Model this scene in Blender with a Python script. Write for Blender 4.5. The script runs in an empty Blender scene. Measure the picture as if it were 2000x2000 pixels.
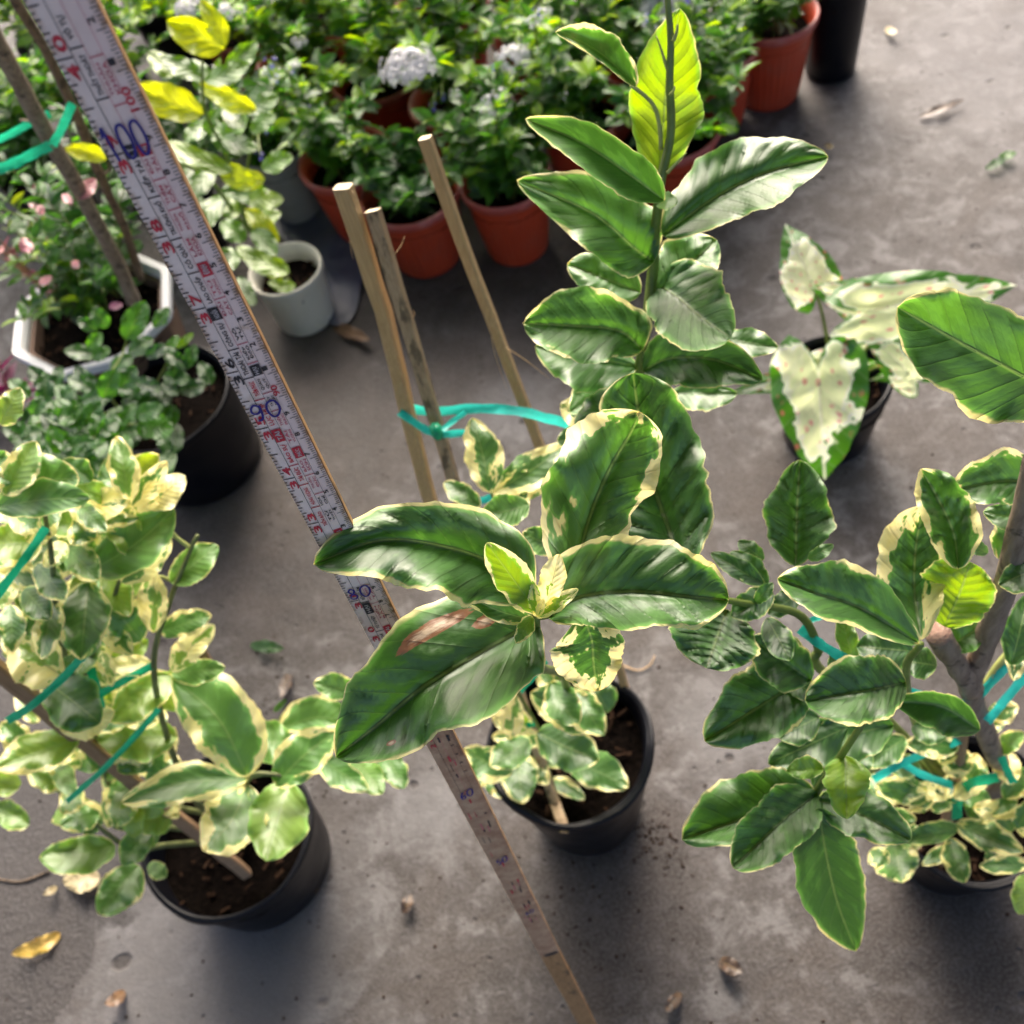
import bpy, math, random
from mathutils import Vector, Matrix, noise, Quaternion
random.seed(7)
SC = bpy.context.scene
COL = SC.collection
R = math.radians

# ------------------------------------------------------------------ camera
CAM_H, PITCH, ROLL, FPX = 1.14, R(56), R(16.5), 2000.0
cam_fwd = Vector((0, math.cos(PITCH), -math.sin(PITCH)))
_r0 = Vector((1, 0, 0)); _u0 = Vector((0, math.sin(PITCH), math.cos(PITCH)))
cam_right = _r0 * math.cos(ROLL) - _u0 * math.sin(ROLL)
cam_up = _u0 * math.cos(ROLL) + _r0 * math.sin(ROLL)
CAM = Vector((0, 0, CAM_H))
cd = bpy.data.cameras.new('camera'); cam = bpy.data.objects.new('camera', cd); COL.objects.link(cam)
M = Matrix((cam_right, cam_up, -cam_fwd)).transposed().to_4x4(); M.translation = CAM
cam.matrix_world = M
cd.sensor_width = 36.0; cd.lens = 36.0; cd.clip_start = 0.02; cd.clip_end = 400
cd.dof.use_dof = True; cd.dof.focus_distance = 0.385; cd.dof.aperture_fstop = 15.0; cd.dof.aperture_blades = 0
SC.camera = cam
# ------------------------------------------------------------------ world + sun
SUN_EL, SUN_AZ = R(38), R(8)          # the open side of the yard lies ahead of the camera (+Y)
w = bpy.data.worlds.new('World'); SC.world = w; w.use_nodes = True
nt = w.node_tree; nt.nodes.clear()
sky = nt.nodes.new('ShaderNodeTexSky'); sky.sky_type = 'NISHITA'; sky.sun_disc = False
sky.sun_elevation = SUN_EL; sky.sun_rotation = SUN_AZ
sky.dust_density = 8.0; sky.air_density = 0.8; sky.ozone_density = 1.0
bg = nt.nodes.new('ShaderNodeBackground'); bg.inputs['Strength'].default_value = 0.15
wo = nt.nodes.new('ShaderNodeOutputWorld')
nt.links.new(sky.outputs[0], bg.inputs[0]); nt.links.new(bg.outputs[0], wo.inputs[0])
sl = bpy.data.lights.new('sun', 'SUN'); sl.energy = 1.0; sl.angle = R(38); sl.color = (1.0, 0.96, 0.9)
so = bpy.data.objects.new('sun', sl); COL.objects.link(so)
sdir = Vector((math.sin(SUN_AZ) * math.cos(SUN_EL), math.cos(SUN_AZ) * math.cos(SUN_EL), math.sin(SUN_EL)))
so.rotation_euler = (-sdir).to_track_quat('-Z', 'Y').to_euler(); so.location = (0, 3, 4)
SC.view_settings.view_transform = 'Standard'; SC.view_settings.look = 'None'
SC.view_settings.exposure = 1.6; SC.view_settings.gamma = 1.0
SC.view_settings.use_curve_mapping = False
SC.cycles.max_bounces = 6; SC.cycles.transmission_bounces = 4; SC.cycles.diffuse_bounces = 4; SC.cycles.glossy_bounces = 2

# ------------------------------------------------------------------ projection helpers (photo pixels, 2000 x 2000)
def ray(px, py):
    return cam_fwd + cam_right * ((px - 1000) / FPX) - cam_up * ((py - 1000) / FPX)
def at(px, py, z):
    return CAM + ray(px, py) * z
def athgt(px, py, h):
    r = ray(px, py); return CAM + r * ((h - CAM_H) / r.z)
def ground(px, py): return athgt(px, py, 0.0)
def proj(p):
    v = p - CAM; z = v.dot(cam_fwd)
    return 1000 + FPX * v.dot(cam_right) / z, 1000 - FPX * v.dot(cam_up) / z, z

# ------------------------------------------------------------------ object helpers
def mesh(name, verts, faces, mat=None, smooth=True, uvs=None, attrs=None, mats=None, fm=None):
    me = bpy.data.meshes.new(name)
    me.from_pydata([tuple(v) for v in verts], [], faces)
    if smooth: me.polygons.foreach_set('use_smooth', [True] * len(me.polygons))
    if mat: me.materials.append(mat)
    if mats:
        for m_ in mats: me.materials.append(m_)
        me.polygons.foreach_set('material_index', fm)
    if uvs:
        ul = me.uv_layers.new(name='UVMap')
        li = [0] * len(me.loops); me.loops.foreach_get('vertex_index', li)
        fl = []
        for i in li: fl += uvs[i]
        ul.data.foreach_set('uv', fl)
    for k, vals in (attrs or {}).items():
        a = me.attributes.new(k, 'FLOAT', 'POINT'); a.data.foreach_set('value', vals)
    me.update()
    return me
def link(name, data, parent=None, loc=(0, 0, 0)):
    o = bpy.data.objects.new(name, data); COL.objects.link(o)
    o.location = Vector(loc)
    if parent is not None: o.parent = parent
    return o
ABS = {}
def wl_(parent):
    return ABS[parent.name] if parent is not None else Vector((0, 0, 0))
def put(name, verts, faces, mat, parent=None, origin=None, **kw):
    """mesh object from world coordinates; origin = its own origin in the world"""
    o0 = Vector(origin) if origin is not None else Vector(verts[0])
    me = mesh(name, [Vector(v) - o0 for v in verts], faces, mat, **kw)
    ob = link(name, me, parent, o0 - wl_(parent))
    ABS[ob.name] = o0
    return ob
def thing(name, loc, label, cat, group=None):
    o = bpy.data.objects.new(name, None); COL.objects.link(o); o.location = loc
    o.empty_display_size = 0.02
    ABS[o.name] = Vector(loc)
    return tag(o, label, cat, group)
def tag(o, label, cat, group=None):
    o['label'] = label; o['category'] = cat
    if group: o['group'] = group
    return o
def crv(pts, n):
    """Catmull-Rom through pts (tuples), n+1 samples"""
    P = [Vector(p) for p in pts]
    if len(P) == 2: return [P[0].lerp(P[1], i / n) for i in range(n + 1)]
    P = [P[0] * 2 - P[1]] + P + [P[-1] * 2 - P[-2]]
    m = len(P) - 3; out = []
    for i in range(n + 1):
        t = i / n * m; k = min(int(t), m - 1); t -= k
        a, b, c, d = P[k:k + 4]
        out.append(0.5 * ((2 * b) + (c - a) * t + (2 * a - 5 * b + 4 * c - d) * t * t + (3 * b - a - 3 * c + d) * t ** 3))
    return out
def tube_geo(path, radii, k=8, cap=True, wob=0.0, square=False):
    V, F = [], []; n = len(path); up = None
    for i, p in enumerate(path):
        t = (path[min(i + 1, n - 1)] - path[max(i - 1, 0)]).normalized()
        if up is None:
            up = t.orthogonal().normalized()
        up = (up - t * up.dot(t)).normalized(); s = t.cross(up)
        for j in range(k):
            a = 2 * math.pi * j / k + (math.pi / 4 if square else 0)
            r = radii[i] * (1 + wob * noise.noise(Vector((j * 1.7, i * .45, radii[0] * 900))))
            V.append(p + (up * math.cos(a) + s * math.sin(a)) * r)
    for i in range(n - 1):
        for j in range(k):
            F.append((i * k + j, i * k + (j + 1) % k, (i + 1) * k + (j + 1) % k, (i + 1) * k + j))
    if cap:
        F.append(tuple(range(k - 1, -1, -1))); F.append(tuple((n - 1) * k + j for j in range(k)))
    return V, F
def tube(name, pts, r0, r1, mat, parent=None, n=16, k=8, wob=0.0, square=False, smooth=True):
    path = crv(pts, n)
    rad = [r0 + (r1 - r0) * i / n for i in range(n + 1)]
    V, F = tube_geo(path, rad, k, wob=wob, square=square)
    return put(name, V, F, mat, parent, smooth=smooth, origin=path[0])
# ------------------------------------------------------------------ materials
class NT:
    def __init__(s, name):
        s.m = bpy.data.materials.new(name); s.m.use_nodes = True
        s.t = s.m.node_tree; s.t.nodes.clear()
        s.out = s.t.nodes.new('ShaderNodeOutputMaterial')
    def n(s, kind, ins=None, **props):
        nd = s.t.nodes.new(kind)
        for k, v in props.items(): setattr(nd, k, v)
        for k, v in (ins or {}).items():
            sock = nd.inputs[k]
            if hasattr(v, 'links') or isinstance(v, bpy.types.NodeSocket): s.t.links.new(v, sock)
            else: sock.default_value = v
        return nd
    def math(s, op, a, b=0.0, c=None, clamp=False):
        d = {0: a, 1: b}
        if c is not None: d[2] = c
        nd = s.n('ShaderNodeMath', d, operation=op, use_clamp=clamp)
        return nd.outputs[0]
    def mix(s, f, a, b):
        nd = s.n('ShaderNodeMix', None, data_type='RGBA')
        for i, v in ((0, f), (6, a), (7, b)):
            if isinstance(v, bpy.types.NodeSocket): s.t.links.new(v, nd.inputs[i])
            else: nd.inputs[i].default_value = v if not isinstance(v, tuple) else (*v, 1)[:4]
        return nd.outputs[2]
    def ramp(s, f, stops):
        nd = s.n('ShaderNodeValToRGB', {0: f}); cr = nd.color_ramp
        while len(cr.elements) < len(stops): cr.elements.new(0.5)
        for e, (p, c) in zip(cr.elements, stops):
            e.position = p; e.color = (*c, 1) if len(c) == 3 else c
        return nd.outputs[0]
    def mr(s, v, a, b, c=0.0, d=1.0, smooth=False):
        nd = s.n('ShaderNodeMapRange', {0: v, 1: a, 2: b, 3: c, 4: d}, interpolation_type='SMOOTHSTEP' if smooth else 'LINEAR')
        return nd.outputs[0]
    def noise(s, vec, scale, detail=3, rough=0.55, dist=0.0):
        return s.n('ShaderNodeTexNoise', {'Vector': vec, 'Scale': scale, 'Detail': detail, 'Roughness': rough, 'Distortion': dist}).outputs[0]
    def obj(s):
        return s.n('ShaderNodeTexCoord').outputs['Object']
    def pos(s):
        return s.n('ShaderNodeNewGeometry').outputs['Position']
    def bsdf(s, base, rough=0.5, bump=None, bstr=0.3, bdist=0.002, **kw):
        d = {'Base Color': base if isinstance(base, bpy.types.NodeSocket) else (*base, 1), 'Roughness': rough}
        d.update(kw)
        p = s.n('ShaderNodeBsdfPrincipled', d)
        if bump is not None:
            b = s.n('ShaderNodeBump', {'Height': bump, 'Strength': bstr, 'Distance': bdist})
            s.t.links.new(b.outputs[0], p.inputs['Normal'])
        return p
    def done(s, shader):
        s.t.links.new(shader if isinstance(shader, bpy.types.NodeSocket) else shader.outputs[0], s.out.inputs[0])
        return s.m

def leaf_material(name, dark, mid, lime, cream, gloss=0.42, trans=0.36, veins=9.0, spots=False, speckle=None, vein_col=None, bump=0.6):
    """greens by the leaf's own 'tone' (0 dark, 1 lime) and a cream margin by its own 'cream'"""
    N = NT(name)
    uv = N.n('ShaderNodeTexCoord').outputs['UV']
    sp = N.n('ShaderNodeSeparateXYZ', {0: uv}); s, v = sp.outputs[0], sp.outputs[1]   # s along, v across (-1..1)
    av = N.math('ABSOLUTE', v)
    edge = N.n('ShaderNodeAttribute', attribute_name='edge').outputs['Fac']           # 0 at the margin, 1 at the midrib
    rnd = N.n('ShaderNodeObjectInfo').outputs['Random']
    tone = N.n('ShaderNodeAttribute', attribute_name='tone', attribute_type='OBJECT').outputs['Fac']
    tv = N.n('ShaderNodeAttribute', attribute_name='tonev').outputs['Fac']      # per leaf inside one mass of foliage
    tone = N.math('ADD', tone, tv); rnd = N.math('MULTIPLY_ADD', tv, 7.3, rnd)
    crm = N.n('ShaderNodeAttribute', attribute_name='cream', attribute_type='OBJECT').outputs['Fac']
    # coordinates that run along the side veins
    c = N.math('SUBTRACT', N.math('MULTIPLY', s, veins), N.math('MULTIPLY', av, 1.9))
    vec = N.n('ShaderNodeCombineXYZ', {0: c, 1: N.math('MULTIPLY', v, 1.6), 2: N.math('MULTIPLY', rnd, 57.0)}).outputs[0]
    vecL = N.n('ShaderNodeCombineXYZ', {0: N.math('MULTIPLY', s, 3.0), 1: N.math('MULTIPLY', v, 1.3), 2: N.math('MULTIPLY', rnd, 91.0)}).outputs[0]
    n1 = N.noise(vec, 0.75, 3.5, 0.6)
    n2 = N.noise(vecL, 1.1, 3, 0.55)
    n3 = N.noise(vec, 6.0, 3, 0.6)
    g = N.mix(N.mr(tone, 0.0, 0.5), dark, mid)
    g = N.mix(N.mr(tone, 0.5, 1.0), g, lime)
    # paler sectors of the variegation
    g = N.mix(N.math('MULTIPLY', N.mr(n1, 0.53, 0.60, smooth=True), 0.26), g, tuple(min(1, 1.75 * q + 0.02) for q in mid))
    g = N.mix(N.math('MULTIPLY', N.mr(n3, 0.3, 0.75), 0.16), g, dark)
    # cream margin with ragged inner border
    th = N.math('MULTIPLY', N.math('MULTIPLY', crm, N.mr(crm, 0.03, 0.10, 0.45, 1.0)), N.mr(n2, 0.38, 0.64, 0.0, 2.7))
    th = N.math('MULTIPLY_ADD', N.math('SUBTRACT', n1, 0.5), N.math('MULTIPLY', N.mr(th, 0.0, 0.15), N.math('MULTIPLY_ADD', crm, 1.6, 0.30)), th)
    th = N.math('ADD', th, N.mr(crm, 0.7, 0.95, 0.0, 0.8))
    m = N.mr(N.math('SUBTRACT', th, edge), -0.03, 0.035, smooth=True)
    hascream = N.mr(crm, 0.005, 0.02)
    m = N.math('MULTIPLY', m, hascream)
    thin = N.math('MULTIPLY', N.mr(N.math('MULTIPLY_ADD', n2, -0.10, N.math('ADD', edge, 0.048)), 0.0, 0.030, 1.0, 0.0, smooth=True), N.math('MULTIPLY', hascream, N.mr(crm, 0.02, 0.12, 0.28, 0.62)))
    m = N.math('MAXIMUM', m, thin)
    crc = N.mix(N.mr(n2, 0.3, 0.75), cream, (cream[0] * 0.95, cream[1] * 0.92, cream[2] * 0.55))
    col = N.mix(m, g, crc)
    # halo of yellow green at the border of the cream
    halo = N.math('MULTIPLY', N.mr(N.math('SUBTRACT', th, edge), -0.16, -0.02, smooth=True), N.math('MULTIPLY', N.math('SUBTRACT', 1.0, m), hascream))
    col = N.mix(N.math('MULTIPLY', halo, 0.45), col, tuple(min(1, 2.2 * q + .02) for q in mid))
    # midrib and side veins
    rib = N.mr(av, 0.012, 0.05, 1.0, 0.0, smooth=True)
    vc = vein_col or (0.22, 0.34, 0.10)
    col = N.mix(N.math('MULTIPLY', rib, 0.6), col, vc)
    fr = N.math('PINGPONG', c, 0.5)
    sv = N.mr(fr, 0.0, 0.06, 1.0, 0.0, smooth=True)
    col = N.mix(N.math('MULTIPLY', sv, 0.09), col, vc)
    if speckle:
        vz = N.n('ShaderNodeTexVoronoi', {'Vector': vecL, 'Scale': 3.4, 'Randomness': 1.0})
        sm = N.math('MULTIPLY', N.mr(vz.outputs['Distance'], 0.14, 0.30, 1.0, 0.0), N.mr(n3, 0.38, 0.5))
        col = N.mix(N.math('MULTIPLY', sm, 0.75), col, speckle)
    if spots:   # dead brown spots and holes' rims
        hit = None
        for (ss, vv, a_, b_) in spots:
            d = N.math('ADD', N.math('POWER', N.math('DIVIDE', N.math('SUBTRACT', s, ss), a_), 2.0), N.math('POWER', N.math('DIVIDE', N.math('SUBTRACT', v, vv), b_), 2.0))
            d = N.math('ADD', d, N.math('MULTIPLY', N.math('SUBTRACT', N.noise(uv, 22.0, 4, 0.75), 0.5), 1.5))
            k = N.mr(d, 0.95, 1.15, 1.0, 0.0, smooth=True)
            core = N.mr(d, 0.0, 0.5, 1.0, 0.0)
            col = N.mix(k, col, N.mix(core, (0.30, 0.14, 0.07), (0.66, 0.52, 0.38)))
    # relief
    h = N.math('ADD', N.math('MULTIPLY', N.math('POWER', N.math('MULTIPLY', fr, 2.0), 0.5), 0.9), N.math('MULTIPLY', n3, 0.22))
    h = N.math('SUBTRACT', h, N.math('MULTIPLY', rib, 0.9))
    b = N.n('ShaderNodeBump', {'Height': h, 'Strength': bump, 'Distance': 0.0022})
    rg = N.mr(n3, 0.2, 0.8, gloss - 0.05, gloss + 0.10)
    p = N.n('ShaderNodeBsdfPrincipled', {'Base Color': col, 'Roughness': rg, 'IOR': 1.5, 'Normal': b.outputs[0], 'Coat Weight': 0.8, 'Coat Roughness': 0.40, 'Coat IOR': 1.55})
    tc = N.n('ShaderNodeHueSaturation', {'Hue': 0.485, 'Saturation': 1.1, 'Value': 1.7, 'Color': col})
    t = N.n('ShaderNodeBsdfTranslucent', {'Color': tc.outputs[0], 'Normal': b.outputs[0]})
    ms = N.n('ShaderNodeMixShader', {0: trans, 1: p.outputs[0], 2: t.outputs[0]})
    return N.done(ms)

MAT = {}
CREAM = (0.90, 0.85, 0.50)
MAT['lemon'] = leaf_material('lemon_leaf', (0.026, 0.088, 0.020), (0.080, 0.225, 0.032), (0.32, 0.50, 0.025), CREAM)
MAT['lemon_spot'] = leaf_material('lemon_leaf_damaged', (0.026, 0.088, 0.020), (0.080, 0.225, 0.032), (0.32, 0.50, 0.025), CREAM,
                                  spots=[(0.25, -0.46, 0.048, 0.17), (0.30, -0.40, 0.035, 0.10), (0.42, -0.66, 0.10, 0.11), (0.74, 0.55, 0.02, 0.06)])
MAT['lemon_low'] = leaf_material('lemon_leaf_low', (0.025, 0.085, 0.018), (0.10, 0.25, 0.045), (0.36, 0.50, 0.05), (0.88, 0.83, 0.46), gloss=0.42, bump=0.22)
MAT['lemon_mid'] = leaf_material('lemon_leaf_small', (0.026, 0.088, 0.020), (0.080, 0.225, 0.032), (0.32, 0.50, 0.025), CREAM, bump=0.22)
MAT['bush'] = leaf_material('bush_leaf', (0.016, 0.07, 0.016), (0.085, 0.27, 0.026), (0.50, 0.72, 0.02), CREAM, gloss=0.28, trans=0.55, veins=6.0)
MAT['lime'] = leaf_material('lime_leaf', (0.025, 0.09, 0.012), (0.12, 0.27, 0.016), (0.55, 0.62, 0.02), CREAM, gloss=0.36, trans=0.4, veins=5.0)
MAT['pink'] = leaf_material('pink_leaf', (0.20, 0.04, 0.05), (0.55, 0.19, 0.22), (0.75, 0.45, 0.42), CREAM, gloss=0.45, trans=0.25, veins=5.0, vein_col=(0.6, 0.4, 0.35))
MAT['magenta'] = leaf_material('magenta_leaf', (0.10, 0.008, 0.035), (0.25, 0.02, 0.09), (0.5, 0.05, 0.2), CREAM, gloss=0.45, trans=0.25, veins=5.0, vein_col=(0.4, 0.08, 0.2))
MAT['caladium'] = leaf_material('caladium_leaf', (0.05, 0.15, 0.02), (0.72, 0.80, 0.46), (0.82, 0.86, 0.58), (0.05, 0.20, 0.02), gloss=0.42, trans=0.42, veins=6.0,
                                speckle=(0.62, 0.16, 0.16), vein_col=(0.82, 0.86, 0.66))
MAT['dead'] = leaf_material('dry_leaf', (0.055, 0.03, 0.016), (0.22, 0.11, 0.04), (0.72, 0.48, 0.06), CREAM, gloss=0.6, trans=0.15, veins=6.0, vein_col=(0.5, 0.33, 0.1))
MAT['dead2'] = leaf_material('faded_leaf', (0.30, 0.23, 0.11), (0.44, 0.36, 0.18), (0.5, 0.44, 0.24), CREAM, gloss=0.6, trans=0.15, veins=6.0, vein_col=(0.6, 0.5, 0.3))

def simple(name, base, rough=0.5, var=0.25, scale=40.0, bstr=0.3, bdist=0.001, world=True, **kw):
    N = NT(name); c = N.pos() if world else N.obj()
    n = N.noise(c, scale, 5, 0.6)
    dk = tuple(q * (1 - var) for q in base); lt = tuple(min(1, q * (1 + var)) for q in base)
    return N.done(N.bsdf(N.mix(N.mr(n, 0.3, 0.7), dk, lt), rough, n, bstr, bdist, **kw))
MAT['petiole'] = simple('green_stem', (0.15, 0.21, 0.035), 0.45, 0.3, 90)
MAT['petiole_pale'] = simple('pale_stem', (0.36, 0.40, 0.12), 0.45, 0.2, 90)
MAT['petiole_red'] = simple('reddish_stem', (0.30, 0.14, 0.06), 0.5, 0.3, 90)
def ribbon_mat(name, c):
    N = NT(name); n = N.noise(N.pos(), 160.0, 3, 0.5)
    p = N.bsdf(N.mix(N.mr(n, .3, .7), tuple(q * .75 for q in c), c), 0.26, n, 0.4, 0.0006)
    t = N.n('ShaderNodeBsdfTranslucent', {'Color': (*c, 1)})
    return N.done(N.n('ShaderNodeMixShader', {0: 0.4, 1: p.outputs[0], 2: t.outputs[0]}))
MAT['ribbon'] = ribbon_mat('ribbon_green', (0.02, 0.52, 0.28))
MAT['ribbon_cyan'] = ribbon_mat('ribbon_turquoise', (0.04, 0.68, 0.58))

def bark_mat(name, a, b, scale=(60, 60, 14), spot=None):
    N = NT(name); o = N.pos()
    mp = N.n('ShaderNodeMapping', {'Vector': o, 'Scale': scale}).outputs[0]
    n = N.noise(mp, 3.0, 5, 0.65, 0.4); n2 = N.noise(o, 90.0, 4, 0.6)
    col = N.mix(N.mr(n, .3, .7), a, b)
    if spot:
        col = N.mix(N.math('MULTIPLY', N.mr(n2, .56, .64), 0.8), col, spot)
    return N.done(N.bsdf(col, 0.75, N.math('ADD', n, N.math('MULTIPLY', n2, .6)), 0.8, 0.0015))
MAT['bark'] = bark_mat('bark', (0.16, 0.11, 0.075), (0.34, 0.26, 0.19), spot=(0.05, 0.035, 0.025))
MAT['bark_dark'] = bark_mat('bark_dark', (0.09, 0.06, 0.035), (0.20, 0.14, 0.09), spot=(0.03, 0.02, 0.015))
MAT['cutwood'] = bark_mat('cut_wood', (0.28, 0.15, 0.11), (0.42, 0.28, 0.21), (160, 160, 160), spot=(0.12, 0.06, 0.045))
def wood_mat(name, a, b, stain):
    N = NT(name); o = N.obj()
    mp = N.n('ShaderNodeMapping', {'Vector': o, 'Scale': (220, 220, 7)}).outputs[0]
    n = N.noise(mp, 3.0, 4, 0.6); n2 = N.noise(N.n('ShaderNodeMapping', {'Vector': o, 'Scale': (1, 1, .35)}).outputs[0], 130.0, 4, 0.6)
    col = N.mix(N.mr(n, .3, .7), a, b)
    if stain: col = N.mix(N.math('MULTIPLY', N.mr(n2, .60 - stain * .08, .68 - stain * .05), 0.75), col, (0.05, 0.035, 0.02))
    return N.done(N.bsdf(col, 0.6, n, 0.5, 0.0008))
MAT['stake'] = wood_mat('stake_wood', (0.40, 0.25, 0.105), (0.55, 0.37, 0.18), 0)
MAT['stake_stained'] = wood_mat('stake_wood_stained', (0.30, 0.20, 0.11), (0.46, 0.33, 0.20), 1)
MAT['stake_brown'] = wood_mat('stake_wood_brown', (0.21, 0.12, 0.065), (0.33, 0.21, 0.12), 0)
MAT['stake_cut'] = simple('stake_cut_end', (0.68, 0.55, 0.36), 0.7, 0.15, 300)
MAT['bamboo'] = wood_mat('bamboo_slat', (0.26, 0.13, 0.05), (0.46, 0.26, 0.11), 0.3)

def plastic(name, c, rough, dust=0.0, dustc=(0.3, 0.27, 0.24), var=0.15, **kw):
    N = NT(name); o = N.pos()
    n = N.noise(o, 28.0, 5, 0.6); n2 = N.noise(o, 7.0, 4, 0.6)
    col = N.mix(N.mr(n2, .3, .7), tuple(q * (1 - var) for q in c), tuple(min(1, q * (1 + var)) for q in c))
    if dust: col = N.mix(N.math('MULTIPLY', N.mr(n, .48, .72), dust), col, dustc)
    return N.done(N.bsdf(col, N.mr(n, .3, .7, rough - .05, rough + .12), n, 0.15, 0.002, **kw))
MAT['pot_red'] = plastic('red_plastic', (0.40, 0.045, 0.015), 0.42, 0.30, (0.16, 0.07, 0.045))
MAT['pot_red_rim'] = plastic('red_plastic_rim', (0.37, 0.07, 0.055), 0.36, 0.35, (0.42, 0.28, 0.27))
MAT['pot_black'] = plastic('black_plastic', (0.003, 0.0035, 0.006), 0.34, 0.5, (0.012, 0.010, 0.009), **{'Specular IOR Level': 0.22})
MAT['pot_grey'] = plastic('grey_plastic', (0.20, 0.21, 0.20), 0.5, 0.35, (0.10, 0.10, 0.08))
MAT['pot_white'] = plastic('white_plastic', (0.56, 0.54, 0.45), 0.5, 0.3, (0.28, 0.26, 0.18))
MAT['planter_white'] = plastic('white_glaze', (0.66, 0.66, 0.68), 0.35, 0.15)
MAT['planter_brown'] = plastic('brown_clay', (0.13, 0.075, 0.05), 0.7, 0.3, (0.07, 0.05, 0.04), 0.3)
MAT['soil'] = simple('soil', (0.0045, 0.003, 0.0022), 1.0, 0.8, 190, 1.0, 0.006, **{'Specular IOR Level': 0.05})
MAT['chip'] = simple('bark_chip', (0.03, 0.017, 0.011), 1.0, 0.7, 150, 0.6, 0.002, **{'Specular IOR Level': 0.05})
MAT['petal'] = ribbon_mat('white_petal', (0.66, 0.66, 0.69))
MAT['petal_blue'] = ribbon_mat('violet_petal', (0.16, 0.15, 0.55))
MAT['fleck'] = simple('pale_fleck', (0.6, 0.58, 0.5), 0.8, 0.2, 100)

# ------------------------------------------------------------------ concrete ground
def concrete():
    N = NT('concrete'); p = N.pos()
    big = N.noise(p, 2.6, 5, 0.62, 0.3); mid = N.noise(p, 7.0, 6, 0.65, 0.2); fine = N.noise(p, 60.0, 5, 0.65); grain = N.noise(p, 320.0, 3, 0.6)
    col = N.mix(N.mr(big, .34, .66), (0.0370, 0.0292, 0.0250), (0.0855, 0.0762, 0.0731))
    col = N.mix(N.math('MULTIPLY', N.mr(mid, .50, .62), .8), col, (0.1060, 0.0987, 0.0961))
    col = N.mix(N.math('MULTIPLY', N.mr(mid, .48, .36), .8), col, (0.0314, 0.0252, 0.0212))
    col = N.mix(N.math('MULTIPLY', N.mr(fine, .50, .70), .45), col, (0.1368, 0.1279, 0.1230))
    col = N.mix(N.math('MULTIPLY', N.mr(fine, .45, .30), .5), col, (0.0466, 0.0364, 0.0308))
    mot = N.noise(p, 24.0, 6, 0.7, 0.5); mot2 = N.noise(N.n('ShaderNodeVectorMath', {0: p, 1: (7.3, 2.1, 0)}, operation='ADD').outputs[0], 11.0, 5, 0.68, 0.8)
    col = N.mix(N.math('MULTIPLY', N.mr(mot, .51, .60), .75), col, (0.1568, 0.1472, 0.1442))
    col = N.mix(N.math('MULTIPLY', N.math('SUBTRACT', 1.0, N.mr(mot, .40, .49)), .75), col, (0.0342, 0.0267, 0.0223))
    col = N.mix(N.math('MULTIPLY', N.math('SUBTRACT', 1.0, N.mr(mot2, .42, .51)), .7), col, (0.0475, 0.0368, 0.0303))
    # old damp stains, soil and painted shade: patches on the floor with ragged borders
    warp = N.math('SUBTRACT', N.noise(p, 14.0, 5, 0.6), 0.5)
    def patch(pts, soft=0.06, ragged=0.5):
        tot = None
        for (x, y, r) in pts:
            d = N.n('ShaderNodeVectorMath', {0: p, 1: (x, y, 0)}, operation='DISTANCE').outputs['Value']
            d = N.math('DIVIDE', d, r)
            d = N.math('MULTIPLY_ADD', warp, ragged, d)
            k = N.mr(d, 1 - soft, 1 + soft, 1.0, 0.0, smooth=True)
            tot = k if tot is None else N.math('MAXIMUM', tot, k)
        return tot
    def g(x, y): q = ground(x, y); return q.x, q.y
    damp = patch([(*g(-40, 1860), .15), (*g(-150, 1500), .24), (*g(60, 1640), .16), (*g(150, 1700), .075)], 0.03, 0.8)
    col = N.mix(N.math('MULTIPLY', damp, .92), col, N.mix(N.mr(mid, .3, .7), (0.022, 0.018, 0.016), (0.038, 0.031, 0.028)))
    shade_dirt = patch([(*g(520, 1880), .07), (*g(1180, 1800), .09), (*g(480, 820), .28), (*g(690, 560), .28), (*g(950, 520), .24), (*g(860, 720), .12), (*g(1060, 640), .10), (*g(420, 950), .18), (*g(520, 1150), .10), (*g(1880, 1800), .09), (*g(1500, 960), .06), (*g(1290, 1630), .04)], 0.5, 1.6)  # shade of bushes and pots painted into the floor, plus some spilt soil
    col = N.mix(N.math('MULTIPLY', shade_dirt, .85), col, N.mix(N.mr(mid, .4, .6), (0.018, 0.012, 0.009), (0.058, 0.044, 0.036)))
    pale = patch([(*g(850, 1560), .05), (*g(400, 1850), .16), (*g(330, 1960), .10), (*g(1420, 1420), .05), (*g(1650, 1250), .07), (*g(1000, 800), .06), (*g(1950, 120), .22)], 0.6, 1.6)
    col = N.mix(N.math('MULTIPLY', N.math('MULTIPLY', pale, N.math('SUBTRACT', 1.0, damp)), .45), col, (0.215, 0.208, 0.210))
    # pits
    vz = N.n('ShaderNodeTexVoronoi', {'Vector': p, 'Scale': 17.0, 'Randomness': 1.0})
    rr = N.n('ShaderNodeSeparateColor', {0: vz.outputs['Color']}).outputs[0]
    d1 = N.math('MULTIPLY_ADD', warp, .22, vz.outputs['Distance'])
    pit = N.math('MULTIPLY', N.mr(d1, .06, .12, 1.0, 0.0, smooth=True), N.mr(rr, .45, .5))
    vz2 = N.n('ShaderNodeTexVoronoi', {'Vector': p, 'Scale': 46.0, 'Randomness': 1.0})
    rr2 = N.n('ShaderNodeSeparateColor', {0: vz2.outputs['Color']}).outputs[1]
    pit2 = N.math('MULTIPLY', N.mr(vz2.outputs['Distance'], .07, .15, 1.0, 0.0, smooth=True), N.mr(rr2, .62, .66))
    vz3 = N.n('ShaderNodeTexVoronoi', {'Vector': N.n('ShaderNodeMapping', {'Vector': p, 'Rotation': (0, 0, .7), 'Scale': (8.0, 12.0, 8.0)}).outputs[0], 'Scale': 1.0, 'Randomness': 1.0})
    rr3 = N.n('ShaderNodeSeparateColor', {0: vz3.outputs['Color']}).outputs[2]
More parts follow.
